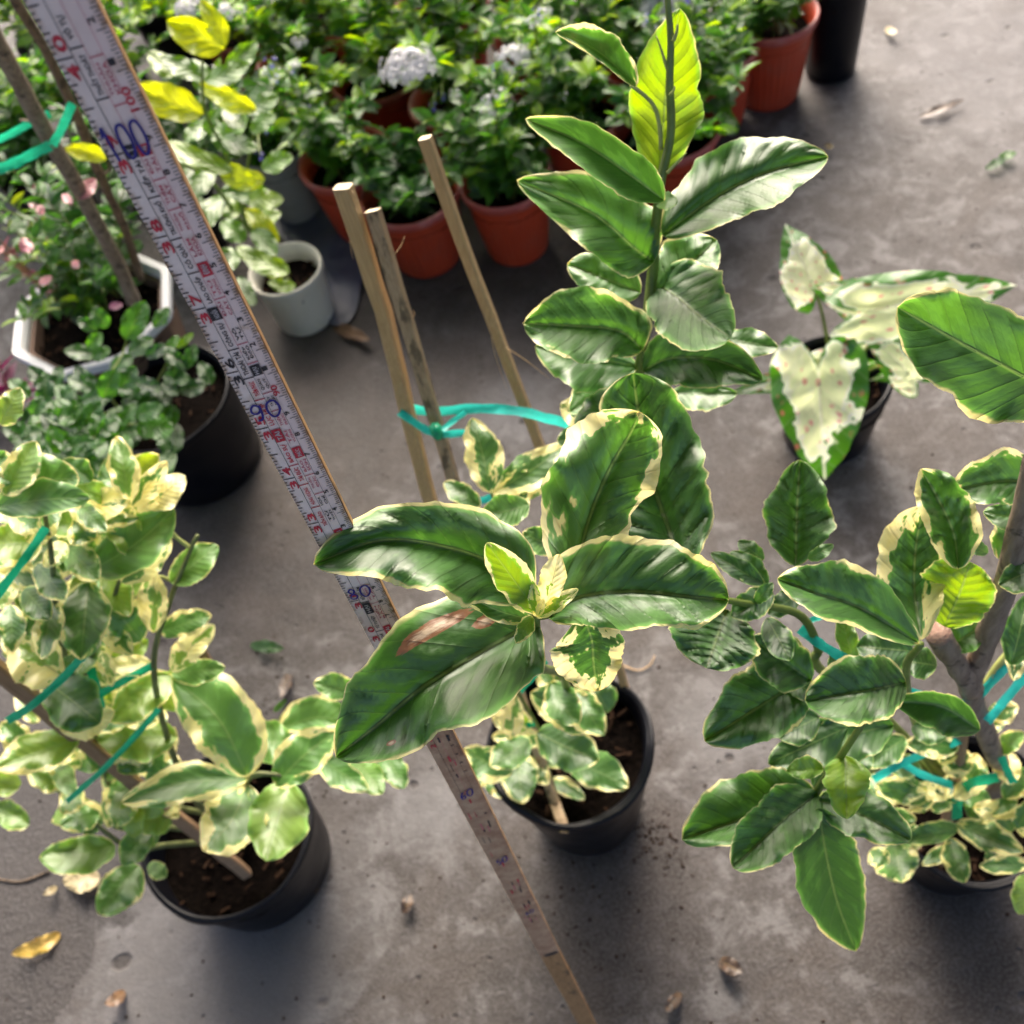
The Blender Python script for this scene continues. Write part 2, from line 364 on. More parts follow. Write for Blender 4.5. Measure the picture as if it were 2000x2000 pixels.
    pit3 = N.math('MULTIPLY', N.mr(N.math('MULTIPLY_ADD', warp, .16, vz3.outputs['Distance']), .05, .11, 1.0, 0.0, smooth=True), N.mr(rr3, .40, .43))
    pits = N.math('MAXIMUM', N.math('MAXIMUM', pit, pit3), N.math('MULTIPLY', pit2, .8))
    col = N.mix(N.math('MULTIPLY', pits, .9), col, (0.0239, 0.0178, 0.0148))
    col = N.mix(N.math('MULTIPLY', N.mr(grain, .35, .65), .28), col, N.mix(N.mr(grain, .48, .52), (0.0342, 0.0298, 0.0269), (0.1642, 0.1557, 0.1506)))
    h = N.math('ADD', N.math('MULTIPLY', fine, .5), N.math('MULTIPLY', grain, .4))
    h = N.math('SUBTRACT', h, N.math('MULTIPLY', pits, .8))
    h = N.math('ADD', h, N.math('MULTIPLY', mid, .8))
    rough = N.math('SUBTRACT', N.mr(mid, .3, .7, .62, .82), N.math('MULTIPLY', damp, .2))
    return N.done(N.bsdf(col, rough, h, 0.7, 0.004))
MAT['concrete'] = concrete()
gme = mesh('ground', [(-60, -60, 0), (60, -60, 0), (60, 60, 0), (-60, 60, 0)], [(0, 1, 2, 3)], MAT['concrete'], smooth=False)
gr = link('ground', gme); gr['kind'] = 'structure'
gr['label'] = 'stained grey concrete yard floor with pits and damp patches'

# unseen corrugated canopy, added over the camera to block sky and shape the light
def add_shade_roof():
    V, F = [], []
    nx = 160; x0, x1, y0, y1 = -7.0, 7.0, -1.3, 1.75
    for i in range(nx + 1):
        x = x0 + (x1 - x0) * i / nx; z = 0.018 * math.cos(i * math.pi / 2)
        V += [(x, y0, 2.55 + z), (x, y1, 2.35 + z)]
    for i in range(nx): F.append((2 * i, 2 * i + 1, 2 * i + 3, 2 * i + 2))
    o = link('shade_roof', mesh('shade_roof', V, F, simple('shade_roof_sheet', (0.07, 0.062, 0.055), 0.7, 0.3, 3), smooth=True)); o['kind'] = 'structure'
    o['label'] = 'unseen corrugated canopy added over the camera to shape the light'
    return o
shade_roof = add_shade_roof()

MAT['stem_brown'] = simple('brown_green_stem', (0.13, 0.15, 0.05), 0.6, 0.4, 90)
# ------------------------------------------------------------------ leaf builders
RL = random.Random(11)
def leaf_profile(s, p, q):
    return max(0.0, math.sin(math.pi * min(1, max(0, s)) ** p)) ** q
def leaf(parent, pts, wl, wr, dl=0.0, dr=0.0, cream=0.12, tone=0.3, mat='lemon', p=0.90, q=0.62, quilt=1.0, ns=40, nv=7,
         wave=1.0, name='leaf', pet=None, label=None, lev=None):
    """leaf from its midrib (photo x, y, distance) and its half widths left / right of base->tip, dl / dr = how far the margins fall back"""
    mid = crv(pts, ns); V, UV, E = [], [], []
    seed = RL.random() * 100
    zm = sum(m.z for m in mid) / len(mid)
    if tone > .75: quilt *= .45
    if wl + wr < 80: quilt *= .45
    if mat == 'lemon' and wl + wr < 112: mat = 'lemon_mid'
    if dl == 0 and dr == 0: dl = dr = -RL.uniform(.05, .5) * (wl + wr) * .5 * pts[0][2] / FPX     # blades fold up along the midrib
    else: dl, dr = -.8 * dl, -.8 * dr
    A = 0.19 * (wl + wr) * 0.5 * zm / FPX * quilt
    wv = 0.26 * (wl + wr) * 0.5 * zm / FPX * wave
    cols = [i / nv for i in range(-nv, nv + 1)]
    ph = RL.random() * 6.28
    if lev is None: lev = RL.uniform(.45, 1.25) if tone < .75 else RL.uniform(-.3, .3)
    cx = sum(m.x for m in mid) / len(mid); cy = sum(m.y for m in mid) / len(mid); sx_, sy_ = math.sin(ROLL), math.cos(ROLL)
    for i, m in enumerate(mid):
        s = i / ns
        a, b = mid[max(i - 1, 0)], mid[min(i + 1, ns)]
        t = Vector((b.x - a.x, b.y - a.y)); L = t.length or 1.0; t /= L
        per = Vector((t.y, -t.x))
        pr = leaf_profile(s, p, q)
        for v in cols:
            side = 1 if v > 0 else -1
            wd = (wl if v > 0 else wr) * pr
            rag = 1 + 0.075 * noise.noise(Vector((s * 22, side * 3.1, seed))) * abs(v) + 0.22 * noise.noise(Vector((s * 5, side * 7.7, seed + 9))) * abs(v)
            av = abs(v)
            vv = math.copysign(av ** 0.85, v)
            px = m.x + per.x * vv * wd * rag; py = m.y + per.y * vv * wd * rag
            z = m.z + (dl if v > 0 else dr) * av ** 1.6 * pr
            c = s * 9 - abs(vv) * 1.9
            qf = abs(math.sin(math.pi * c)) ** 0.6
            z -= A * (qf * av ** 0.4 * (1 - av ** 4) * pr)
            z += A * 0.8 * math.exp(-(v / 0.10) ** 2)
            z += wv * (math.sin(s * 15 + ph + side) + .8 * noise.noise(Vector((s * 9, side * 5.0, seed + 4)))) * av ** 2.2 * pr + wv * 0.8 * noise.noise(Vector((s * 3, v * 1.5, seed)))
            z -= lev * zm * .00033 * ((px - cx) * sx_ + (py - cy) * sy_)      # how far the blade lies towards level
            V.append(at(px, py, z)); UV.append((s, vv)); E.append((1 - abs(vv)) * pr)
    k = 2 * nv + 1; F = []
    for i in range(ns):
        for j in range(k - 1):
            F.append((i * k + j, i * k + j + 1, (i + 1) * k + j + 1, (i + 1) * k + j))
    base = V[nv]
    o = put(name, V, F, MAT[mat], parent, origin=base, uvs=UV, attrs={'edge': E})
    o['cream'] = float(cream); o['tone'] = float(tone)
    if label: o['label'] = label
    if pet:
        path = [at(*q_) for q_ in pet] + [base + (V[k + nv] - base) * 1.5]
        ob = tube('leaf_stalk', path, 0.0011, 0.0009, MAT['petiole_pale'] if cream > .2 or tone > .6 else MAT['petiole'], o, n=8, k=6)
    return o
def L(parent, x0, y0, z0, x1, y1, z1, wl, wr=None, cream=0.12, tone=0.3, bow=0, **kw):
    """short form: straight base -> tip with an optional bow (pixels) sideways"""
    dx, dy = x1 - x0, y1 - y0; l = math.hypot(dx, dy) or 1
    mx, my = (x0 + x1) / 2 + bow * dy / l, (y0 + y1) / 2 - bow * dx / l
    return leaf(parent, [(x0, y0, z0), (mx, my, (z0 + z1) / 2 - 0.004), (x1, y1, z1)], wl, wl if wr is None else wr, cream=cream, tone=tone, **kw)

def heart(parent, bx, by, bz, tx, ty, tz, half, tone=0.6, mat='caladium', drop=0.012, cream=0.16, fold=0.0, name='leaf'):
    """arrow shaped leaf, (b) where the stalk joins, (t) the tip, half = half width in pixels"""
    B, T = at(bx, by, bz), at(tx, ty, tz)
    ax = T - B; ln = ax.length; axn = ax.normalized()
    view = (B - CAM).normalized(); sd = axn.cross(view).normalized(); nm = sd.cross(axn).normalized()
    if nm.dot(view) > 0: nm = -nm
    hw = half * bz / FPX
    nr, na = 8, 44; V, UV, E = [B], [(0.3, 0.0)], [1.0]
    for i in range(1, nr + 1):
        r = i / nr
        for j in range(na):
            th = 2 * math.pi * j / na; c_, s_ = math.cos(th), math.sin(th); a = abs(math.atan2(s_, c_))
            # outline: long tip, broad shoulders, two back lobes, notch
            prof = [(0, 1.0), (0.25, .80), (0.6, .64), (1.0, .58), (1.5, .56), (2.1, .60), (2.55, .58), (2.9, .36), (3.1416, .14)]
            for (a0, r0), (a1, r1) in zip(prof, prof[1:]):
                if a0 <= a <= a1:
                    f = (a - a0) / (a1 - a0); ro = r0 + (r1 - r0) * (f * f * (3 - 2 * f)); break
            ro *= 1 + .03 * noise.noise(Vector((th * 3, half, bx)))
            u = ro * r * c_; v = ro * r * s_
            p_ = B + axn * (u * ln) + sd * (v * hw / .56) * (1 if True else 0)
            bend = -drop * (u * u) * 3.0 + abs(v) * hw * (0.55 + fold) - (v * v) * hw * 1.5 + 0.11 * hw * math.sin(th * 7 + bx) * r ** 3 + hw * .22 * noise.noise(Vector((u * 4, v * 4, bx)))
            V.append(p_ + nm * bend); UV.append((0.3 + 0.7 * u, v * 1.7)); E.append((1 - r) * 1.0)
    F = [(0, 1 + j, 1 + (j + 1) % na) for j in range(na)]
    for i in range(1, nr):
        for j in range(na):
            a_ = 1 + (i - 1) * na; b_ = 1 + i * na
            F.append((a_ + j, b_ + j, b_ + (j + 1) % na, a_ + (j + 1) % na))
    o = put(name, V, F, MAT[mat], parent, origin=B, uvs=UV, attrs={'edge': E})
    o['cream'] = float(cream); o['tone'] = float(tone)
    return o

# small shared leaves for the dense bushes (unit length along +Y)
def unit_leaf(width, cup, bend, seed, p=0.8, q=0.8, ns=8, nv=2, mat='bush'):
    V, UV, E = [], [], []
    for i in range(ns + 1):
        s = i / ns; pr = leaf_profile(s, p, q)
        for j in range(-nv, nv + 1):
            v = j / nv
            V.append((v * width * pr, s, -bend * s * s + cup * abs(v) * pr * width + .02 * noise.noise(Vector((s * 5, v, seed)))))
            UV.append((s, v)); E.append((1 - abs(v)) * pr)
    k = 2 * nv + 1
    F = [(i * k + j, i * k + j + 1, (i + 1) * k + j + 1, (i + 1) * k + j) for i in range(ns) for j in range(k - 1)]
    return V, F, UV, E
def unit_mesh(name, mat, *a, **kw):
    V, F, UV, E = unit_leaf(*a, **kw)
    return mesh(name, V, F, MAT[mat], uvs=UV, attrs={'edge': E})
def place_leaf(me, parent, base, direction, size, twist, cream, tone, name='leaf'):
    o = bpy.data.objects.new(name, me); COL.objects.link(o)
    q_ = direction.to_track_quat('Y', 'Z') @ Quaternion((0, 1, 0), twist)
    o.rotation_mode = 'QUATERNION'; o.rotation_quaternion = q_
    o.scale = (size, size, size); o.location = base - wl_(parent); o.parent = parent
    o['cream'] = float(cream); o['tone'] = float(tone)
    ABS[o.name] = base
    return o

# ------------------------------------------------------------------ pots
def lathe(name, c, prof, mat, parent=None, k=48, mod=None, smooth=True, close=False):
    V, F = [], []
    for i, (r, z) in enumerate(prof):
        for j in range(k):
            a = 2 * math.pi * j / k
            rr, zz = (r, z) if mod is None else mod(r, z, a, i)
            V.append(Vector((c.x + rr * math.cos(a), c.y + rr * math.sin(a), c.z + zz)))
    n = len(prof)
    for i in range(n - 1):
        for j in range(k): F.append((i * k + j, i * k + (j + 1) % k, (i + 1) * k + (j + 1) % k, (i + 1) * k + j))
    if name == 'pot': F.append(tuple(range(k - 1, -1, -1)))
    if close: F.append(tuple((n - 1) * k + j for j in range(k)))
    return put(name, V, F, mat, parent, origin=c, smooth=smooth)
def soil(parent, c, r, z, chips=0, seed=0):
    V, F = [Vector((c.x, c.y, c.z + z))], []; k, m = 28, 6
    for i in range(1, m + 1):
        for j in range(k):
            a = 2 * math.pi * j / k; rr = r * i / m
            p_ = Vector((c.x + rr * math.cos(a), c.y + rr * math.sin(a), c.z + z))
            p_.z += 0.006 * noise.noise(p_ * 60 + Vector((seed, 0, 0)))
            V.append(p_)
    F = [(0, 1 + j, 1 + (j + 1) % k) for j in range(k)]
    for i in range(1, m):
        a, b = 1 + (i - 1) * k, 1 + i * k
        F += [(a + j, b + j, b + (j + 1) % k, a + (j + 1) % k) for j in range(k)]
    o = put('soil', V, F, MAT['soil'], parent, origin=V[0])
    if chips:
        rnd = random.Random(seed + 5); CV, CF = [], []
        for _ in range(chips):
            a, rr = rnd.random() * 6.28, r * .95 * math.sqrt(rnd.random()); q_ = Vector((c.x + rr * math.cos(a), c.y + rr * math.sin(a), c.z + z + .004))
            ln, wd, ht = rnd.uniform(.004, .013), rnd.uniform(.002, .005), rnd.uniform(.001, .003); an = rnd.random() * 3.14
            d1 = Vector((math.cos(an), math.sin(an), rnd.uniform(-.3, .5))); d2 = Vector((-math.sin(an), math.cos(an), rnd.uniform(-.3, .3)))
            b0 = len(CV)
            for sz in (0, 1):
                for sx, sy in ((-1, -1), (1, -.7), (.8, 1), (-.9, .8)):
                    CV.append(q_ + d1 * sx * ln * .5 + d2 * sy * wd * .5 + Vector((0, 0, sz * ht)))
            CF += [tuple(b0 + t for t in f) for f in ((4, 5, 6, 7), (0, 1, 5, 4), (1, 2, 6, 5), (2, 3, 7, 6), (3, 0, 4, 7))]
        ch = put('bark_chips', CV, CF, MAT['chip'], o, origin=V[0], smooth=False); ch['kind'] = 'stuff'
    return o
def bag_pot(parent, c, r, h, seed=0, lip=0.010, mat='pot_black', soil_drop=0.03, chips=55, taper=.80):
    nz = lambda a, i: noise.noise(Vector((math.cos(a) * 1.3, math.sin(a) * 1.3, seed + i * .12)))
    def mod(rr, z, a, i):
        f = z / h
        return rr * (1 + (.014 + .05 * f ** 3) * nz(a, i)), z + lip * f ** 4 * nz(a + 1.3, 20)
    rb = r * taper
    prof = [(rb * .93, 0.0), (rb, .006), (rb + (r - rb) * .35, h * .35), (rb + (r - rb) * .7, h * .7), (r * .985, h * .93), (r, h - .002), (r * .998, h + .001), (r - .004, h), (r - .006, h - .006), (r - .010, h - soil_drop - .01)]
    p_ = lathe('pot', c, prof, MAT[mat], parent, 56, mod)
    rim = [(r + .0006, h - .010), (r + .0016, h - .007), (r + .0020, h), (r + .001, h + .002), (r - .001, h + .0025), (r - .0032, h + .0005), (r - .0036, h - .006)]
    V_ = lathe('rim', c, rim, MAT[mat], p_, 56, mod)
    soil(parent, c, r * .955, h - soil_drop, chips, seed)
    return p_
def red_pot(parent, c, r, h, mat='pot_red', rim_mat='pot_red_rim', ribs=34, soil_drop=.035, chips=30, seed=0, taper=.68, k=136):
    rb = r * taper
    def mod(rr, z, a, i):
        if 2 <= i <= 4: rr *= 1 + .011 * math.cos(a * ribs)
        return rr, z
    R_ = lambda f: rb + (r * .95 - rb) * f
    prof = [(rb * .94, 0), (rb, .004), (R_(.10), h * .10), (R_(.40), h * .4), (R_(.66), h * .66), (R_(.72), h * .72), (R_(.80), h * .8), (R_(1), h * .93), (r * .95, h - .002), (r * .92, h - .003), (R_(.8) - .004, h * .8), (R_(.5) - .004, h - soil_drop - .02)]
    p_ = lathe('pot', c, prof, MAT[mat], parent, k if ribs else 64, mod if ribs else None)
    rim = [(r * .945, h - .014), (r * .985, h - .013), (r, h - .010), (r * 1.005, h - .004), (r * .995, h), (r * .965, h + .001), (r * .935, h - .002), (r * .93, h - .01)]
    lathe('rim', c, rim, MAT[rim_mat], p_, 64)
    soil(parent, c, r * .90, h - soil_drop, chips, seed)
    return p_

def ribbon(pts, w_, mat='ribbon', label=None, cat='ribbon', group=None, name='plastic_ribbon', n=None, twist=0.0, parent=None):
    n = n or 10 * (len(pts) - 1); w = w_ * .74
    path = crv([at(*p_) for p_ in pts], n); V, F = [], []
    for i, p_ in enumerate(path):
        t = (path[min(i + 1, n)] - path[max(i - 1, 0)]).normalized()
        vw = (p_ - CAM).normalized(); s = t.cross(vw).normalized()
        a = twist * math.sin(i / n * 9) + .35 * math.sin(i / n * 4 + w * 999); s = s * math.cos(a) + t.cross(s) * math.sin(a)
        nrm = t.cross(s)
        hw = w * .5 * (1 + .07 * math.sin(i * .8))
        for f in (-1, -.35, .35, 1): V.append(p_ + s * hw * f + nrm * hw * (.22 * (f * f) + .35 * noise.noise(Vector((i * .45, f * 2, w * 4000)))))
    for i in range(n): F += [(i * 4 + j, i * 4 + j + 1, i * 4 + j + 5, i * 4 + j + 4) for j in range(3)]
    o = put(name, V, F, MAT[mat], parent, origin=path[0])
    if parent is None: tag(o, label, cat, group)
    return o
def stake(pts, w0, w1, mat, label, splinters=(), group='stakes'):
    P = [at(*p_) for p_ in pts]
    root = thing('wooden_stake', P[-1], label, 'stake')
    path = crv(P, 14); V, F = [], []
    d = (path[-1] - path[0]).normalized(); vw = (path[0] - CAM).normalized()
    sx = d.cross(vw).normalized(); sy = d.cross(sx).normalized(); ca, sa = math.cos(.5), math.sin(.5)
    sx, sy = sx * ca + sy * sa, sy * ca - sx * sa
    for i, p_ in enumerate(path):
        w_ = (w0 + (w1 - w0) * i / 14) * .5
        j = Vector((noise.noise(p_ * 40), noise.noise(p_ * 40 + Vector((7, 0, 0))), 0)) * w_ * .22
        for a, b in ((-1, -.75), (-.7, -1), (.7, -1), (1, -.75), (1, .75), (.7, 1), (-.7, 1), (-1, .75)):
            V.append(p_ + sx * a * w_ + sy * b * w_ * .85 + j)
    for i in range(14):
        F += [(i * 8 + q_, i * 8 + (q_ + 1) % 8, i * 8 + 8 + (q_ + 1) % 8, i * 8 + 8 + q_) for q_ in range(8)]
    F.append(tuple(14 * 8 + q_ for q_ in range(8)))
    sh = put('shaft', V, F, MAT[mat], root, origin=path[0], smooth=False)
    # rotate texture frame: local Z along the stake is near enough to vertical
    cap = [v + (-d) * .0006 for v in V[:8]]
    put('cut_end', cap + V[:8], [tuple(range(7, -1, -1))] + [(q_, (q_ + 1) % 8, 8 + (q_ + 1) % 8, 8 + q_) for q_ in range(8)], MAT['stake_cut'], root, smooth=False)
    for sp in splinters:
        pp = [at(*q_) for q_ in sp]
        tube('splinter', pp, .00035, .00012, MAT['stake'], root, n=6, k=4)
    return root
# ------------------------------------------------------------------ measuring stick: bamboo slat with a printed tape glued on
TVP = (1480.0, 2650.0)
tdir = (cam_fwd + cam_right * ((TVP[0] - 1000) / FPX) - cam_up * ((TVP[1] - 1000) / FPX)).normalized()   # runs down the stick
T100 = at(231, 222, 0.2545)
tac = tdir.cross(cam_fwd).normalized()
if tac.dot(cam_right) < 0: tac = -tac
tnm = tac.cross(tdir); tnm = tnm if tnm.dot(cam_fwd) < 0 else -tnm
TW = 0.0150
def tp(cm, u, lift=0.0):
    """point on the tape: cm mark, u in mm from its left edge (crowned a little)"""
    f = u / 16.6 - .5
    return T100 + tdir * ((100 - cm) * .01) + tac * (f * TW) + tnm * (lift + .0007 - .0022 * f * f)
def ycm(y):           # photo row (on the tape's centre line) -> cm mark
    return 100 - (2428.0 / (2650 - y) - 1) * 33.56
MS = thing('measuring_stick', T100 + tdir * 1.0, 'long bamboo measuring stick with a printed paper tape, slanting across the picture', 'measuring stick')
# slat
V, F = [], []; cms = [128, 110, 90, 70, 50, 30, 15, 3, 0]
for c_ in cms:
    for u, l in ((0.1, -.0006), (16.5, -.0006), (16.0, -.006), (.6, -.006)):
        V.append(tp(c_, u, 0) + tnm * (l - .0002) + tac * .0004 * math.sin(c_))
n = len(cms)
for i in range(n - 1): F += [(i * 4 + j, i * 4 + (j + 1) % 4, i * 4 + 4 + (j + 1) % 4, i * 4 + 4 + j) for j in range(4)]
F += [(3, 2, 1, 0), tuple((n - 1) * 4 + j for j in range(4))]
put('bamboo_slat', V, F, MAT['bamboo'], MS, origin=V[0], smooth=False)
def tape_mat():
    N = NT('paper_tape'); uv = N.n('ShaderNodeTexCoord').outputs['UV']
    sp = N.n('ShaderNodeSeparateXYZ', {0: uv}); cm, u = sp.outputs[0], sp.outputs[1]
    p = N.pos(); n = N.noise(p, 90., 5, .65); n2 = N.noise(p, 420., 4, .6); n3 = N.noise(p, 26., 3, .6)
    col = N.mix(N.mr(n, .3, .7), (0.80, 0.62, 0.54), (0.92, 0.76, 0.67))
    pinkside = N.mr(u, .3, .8); col = N.mix(N.math('MULTIPLY', pinkside, .5), col, (0.84, 0.60, 0.55))
    # worn and browned edges, browner towards the bottom where the print is rubbed off
    ed = N.math('MINIMUM', u, N.math('SUBTRACT', 1.0, u))
    wear = N.math('MULTIPLY', N.mr(ed, .0, .14, 1., 0.), N.mr(n2, .42, .62))
    wear = N.math('MAXIMUM', wear, N.math('MULTIPLY', N.mr(n, .56, .70), N.mr(n3, .5, .62)))
    low = N.math('SUBTRACT', 1.0, N.mr(cm, 67, 76))
    wear = N.math('MAXIMUM', wear, N.math('MULTIPLY', N.mr(n2, .62, .40), N.math('MULTIPLY', low, .85)))
    wear = N.math('MAXIMUM', wear, N.math('MULTIPLY', low, .86))
    col = N.mix(N.math('MULTIPLY', wear, .95), col, N.mix(N.mr(n, .38, .62), (0.30, 0.13, 0.035), (0.46, 0.27, 0.12)))
    return N.done(N.bsdf(col, .75, N.math('ADD', n2, n), .35, .0006, **{'Specular IOR Level': 0.2}))
V, F, UV = [], [], []; nc, nu = 100, 8; c0, c1 = 128.0, 30.0
for i in range(nc + 1):
    c_ = c0 + (c1 - c0) * i / nc
    for j in range(nu + 1):
        u = 16.6 * j / nu; f_ = abs(j / nu - .5) * 2
        V.append(tp(c_, u) + tac * (.00018 * noise.noise(Vector((c_ * .9, j, 0))) * f_ ** 4) + tnm * .0003 * noise.noise(Vector((c_ * .5, j * .3, 3)))); UV.append((c_, j / nu))
for i in range(nc): F += [(i * (nu + 1) + j, i * (nu + 1) + j + 1, (i + 1) * (nu + 1) + j + 1, (i + 1) * (nu + 1) + j) for j in range(nu)]
TAPE = put('paper_tape', V, F, tape_mat(), MS, origin=T100, uvs=UV)
INK = {'k': ([], []), 'r': ([], []), 'p': ([], []), 'w': ([], [])}
def quad(col, pts):
    V_, F_ = INK[col]; b = len(V_); V_.extend(pts); F_.append(tuple(range(b, b + len(pts))))
LIFT = .00045
def box(col, ca, cb, ua, ub, lift=LIFT):
    n_ = max(1, int(abs(ub - ua) / 1.5))
    for i in range(n_):
        a, b = ua + (ub - ua) * i / n_, ua + (ub - ua) * (i + 1) / n_
        quad(col, [tp(ca, a, lift), tp(ca, b, lift), tp(cb, b, lift), tp(cb, a, lift)])
def ticks():
    for i in range(31 * 16, 48 * 16):          # inch scale on the left edge, sixteenths
        c_ = i * 2.54 / 16
        if c_ < 60 or c_ > 122: continue
        k = i % 16; ln = 4.6 if k == 0 else 3.2 if k == 8 else 2.3 if k % 4 == 0 else 1.7 if k % 2 == 0 else 1.1
        box('k', c_ - .020, c_ + .020, .15, ln)
    for i in range(640, 1220):                   # millimetres on the right edge
        c_ = i / 10; ln = 3.0 if i % 10 == 0 else 2.0 if i % 5 == 0 else 1.3
        box('k', c_ - .012, c_ + .012, 16.6 - .15 - ln, 16.6 - .15)
    c_ = 60.0
    while c_ < 122:                              # long rules between the columns
        box('k', c_, c_ + 2.02, 4.75, 4.95); box('k' if 81 < c_ < 92 else 'p', c_, c_ + 2.02, 8.55, 8.68); box('p' if c_ > 92 else 'k', c_, c_ + 2.02, 12.35, 12.46)
        c_ += 2.0
FONTC = {}
def glyphs(text):
    if text in FONTC: return FONTC[text]
    cu = bpy.data.curves.new('t', 'FONT'); cu.body = text; cu.size = 1.0; cu.resolution_u = 2; cu.align_x = 'CENTER'; cu.align_y = 'CENTER'; cu.offset = 0.022
    ob = bpy.data.objects.new('t', cu); me = bpy.data.meshes.new_from_object(ob)
    r = ([v.co.copy() for v in me.vertices], [tuple(p_.vertices) for p_ in me.polygons])
    bpy.data.objects.remove(ob); bpy.data.curves.remove(cu); bpy.data.meshes.remove(me)
    FONTC[text] = r; return r
def text(col, txt, cm, u, length, height, lift=LIFT):
    """text running up the tape (letter tops to the left), centred on cm / u(mm); length, height in mm"""
    vs, fs = glyphs(txt)
    if not vs: return
    xs = [v.x for v in vs]; ys = [v.y for v in vs]
    x0, x1, y0, y1 = min(xs), max(xs), min(ys), max(ys)
    V_, F_ = INK[col]; b = len(V_)
    for v in vs:
        fx = (v.x - x0) / ((x1 - x0) or 1) - .5; fy = (v.y - y0) / ((y1 - y0) or 1) - .5
        V_.append(tp(cm + fx * length / 10, u - fy * height, lift))
    F_.extend(tuple(b + i for i in f) for f in fs)
ticks()
for inch in range(26, 48):                        # inch numbers, one digit on each side of the inch line
    c_ = inch * 2.54
    if c_ < 62: continue
    s_ = str(inch); col = 'k' if inch == 36 else 'r'
    text(col, s_[0], c_ - .36, 3.2, 4.2, 3.0); text(col, s_[1], c_ + .36, 3.2, 4.2 if s_[1] != '1' else 2.0, 3.0)
for c_ in range(62, 122):
    if c_ % 10: text('k', str(c_ % 10), c_ + .25, 13.3, 1.7, 1.9)
    else: text('r', str(c_), c_ + .3, 13.2, 4.6 if c_ < 100 else 6.5, 2.4)
main = [(20, 72, 'VÔ TỰ', 'k'), (96, 182, 'THẤT THOÁT', 'k'), (305, 372, 'KIẾP TÀI', 'k'), (384, 455, 'TRƯỜNG KHỐ', 'k'), (468, 520, 'CÔ QUẢ', 'k'),
        (532, 588, 'LAO CHẤP', 'k'), (622, 672, 'CÔNG SỰ', 'k'), (680, 728, 'THOÁI TÀI', 'k'), (738, 768, 'THÊM PHÚC', 'r'), (780, 826, 'LỤC HỢP', 'r'), (860, 898, 'BÁO SỰ', 'r'), (906, 934, 'TÀI ĐỨC', 'r'),
        (945, 980, 'HƯNG VƯỢNG', 'r'), (992, 1022, 'TIẾN BẢO', 'r'), (1040, 1075, 'ĐẠI CÁT', 'r'), (1140, 1166, 'BỆNH LÂM', 'k'), (1196, 1222, 'TỬ TUYỆT', 'k'), (1230, 1256, 'HỌA CHÍ', 'k')]
for (y0, y1, s_, col) in main:
    a, b = ycm(y0), ycm(y1); text(col, s_, (a + b) / 2, 6.7, abs(a - b) * 10 * .92, 2.3)
for y0 in (86, 186, 378, 460, 526, 676, 732, 774, 902, 940, 984, 1080, 1170, 1226):
    c_ = ycm(y0); box('k' if y0 < 740 or y0 > 1060 else 'r', c_ - .02, c_ + .02, 4.9, 8.6)
for (y0, y1, s_, col) in [(276, 302, 'LY', 'k'), (594, 618, 'NGHĨA', 'k'), (832, 856, 'TÀI', 'r'), (1172, 1192, 'HẠI', 'k')]:
    a, b = ycm(y0), ycm(y1); box(col, b, a, 5.0, 8.5); text('w', s_, (a + b) / 2, 6.75, abs(a - b) * 10 * .7, 2.2, LIFT + .0002)
sec = [(100, 180, 'THUẬN KHOA', 'p'), (292, 328, 'ĐẠI TÀI', 'p'), (342, 388, 'THÊM CÁT', 'p'), (398, 440, 'THUẬN KHỐ', 'p'), (446, 490, 'LÂM KHOA', 'p'), (528, 566, 'TÚ VƯỢNG', 'p'), (570, 606, 'ĐẠI CÁT', 'p'),
       (622, 652, 'VÔ TỰ', 'k'), (658, 690, 'KIẾP ĐẠO', 'k'), (722, 748, 'QUAN QUỶ', 'k'), (756, 780, 'THẤT THOÁT', 'k'), (792, 818, 'THÊM PHÚC', 'p'), (822, 852, 'TÀI VƯỢNG', 'p'), (880, 908, 'BẢO SƠN', 'p'), (914, 940, 'THUẬN ĐỨC', 'p'),
       (952, 972, 'HỌA CHÍ', 'k'), (978, 1004, 'TỬ TUYỆT', 'k'), (1130, 1158, 'HOẠNH TÀI', 'p'), (1164, 1196, 'TIẾN BẢO', 'p')]
for (y0, y1, s_, col) in sec:
    a, b = ycm(y0 + 14), ycm(y1 + 14); wds = s_.split(' ')
    if len(wds) == 2:
        text(col, wds[0], (a + b) / 2, 9.7, abs(a - b) * 10 * .8, 1.3); text(col, wds[1], (a + b) / 2, 11.4, abs(a - b) * 10 * .8, 1.3)
for y0 in (96, 190, 336, 394, 524, 568, 656, 694, 752, 786, 876, 912, 948, 1128, 1162):
    c_ = ycm(y0 + 14); box('p', c_ - .018, c_ + .018, 8.7, 12.3)
for (y0, y1, s_, col) in [(268, 290, 'TÀI', 'r'), (498, 524, 'ĐINH', 'r'), (698, 718, 'HẠI', 'k'), (858, 878, 'PHÚC', 'r'), (1018, 1036, 'TÀI', 'r'), (1206, 1222, 'TÀI', 'r')]:
    a, b = ycm(y0 + 14), ycm(y1 + 14); box(col, b, a, 8.8, 12.2); text('w', s_, (a + b) / 2, 10.5, abs(a - b) * 10 * .7, 2.0, LIFT + .0002)
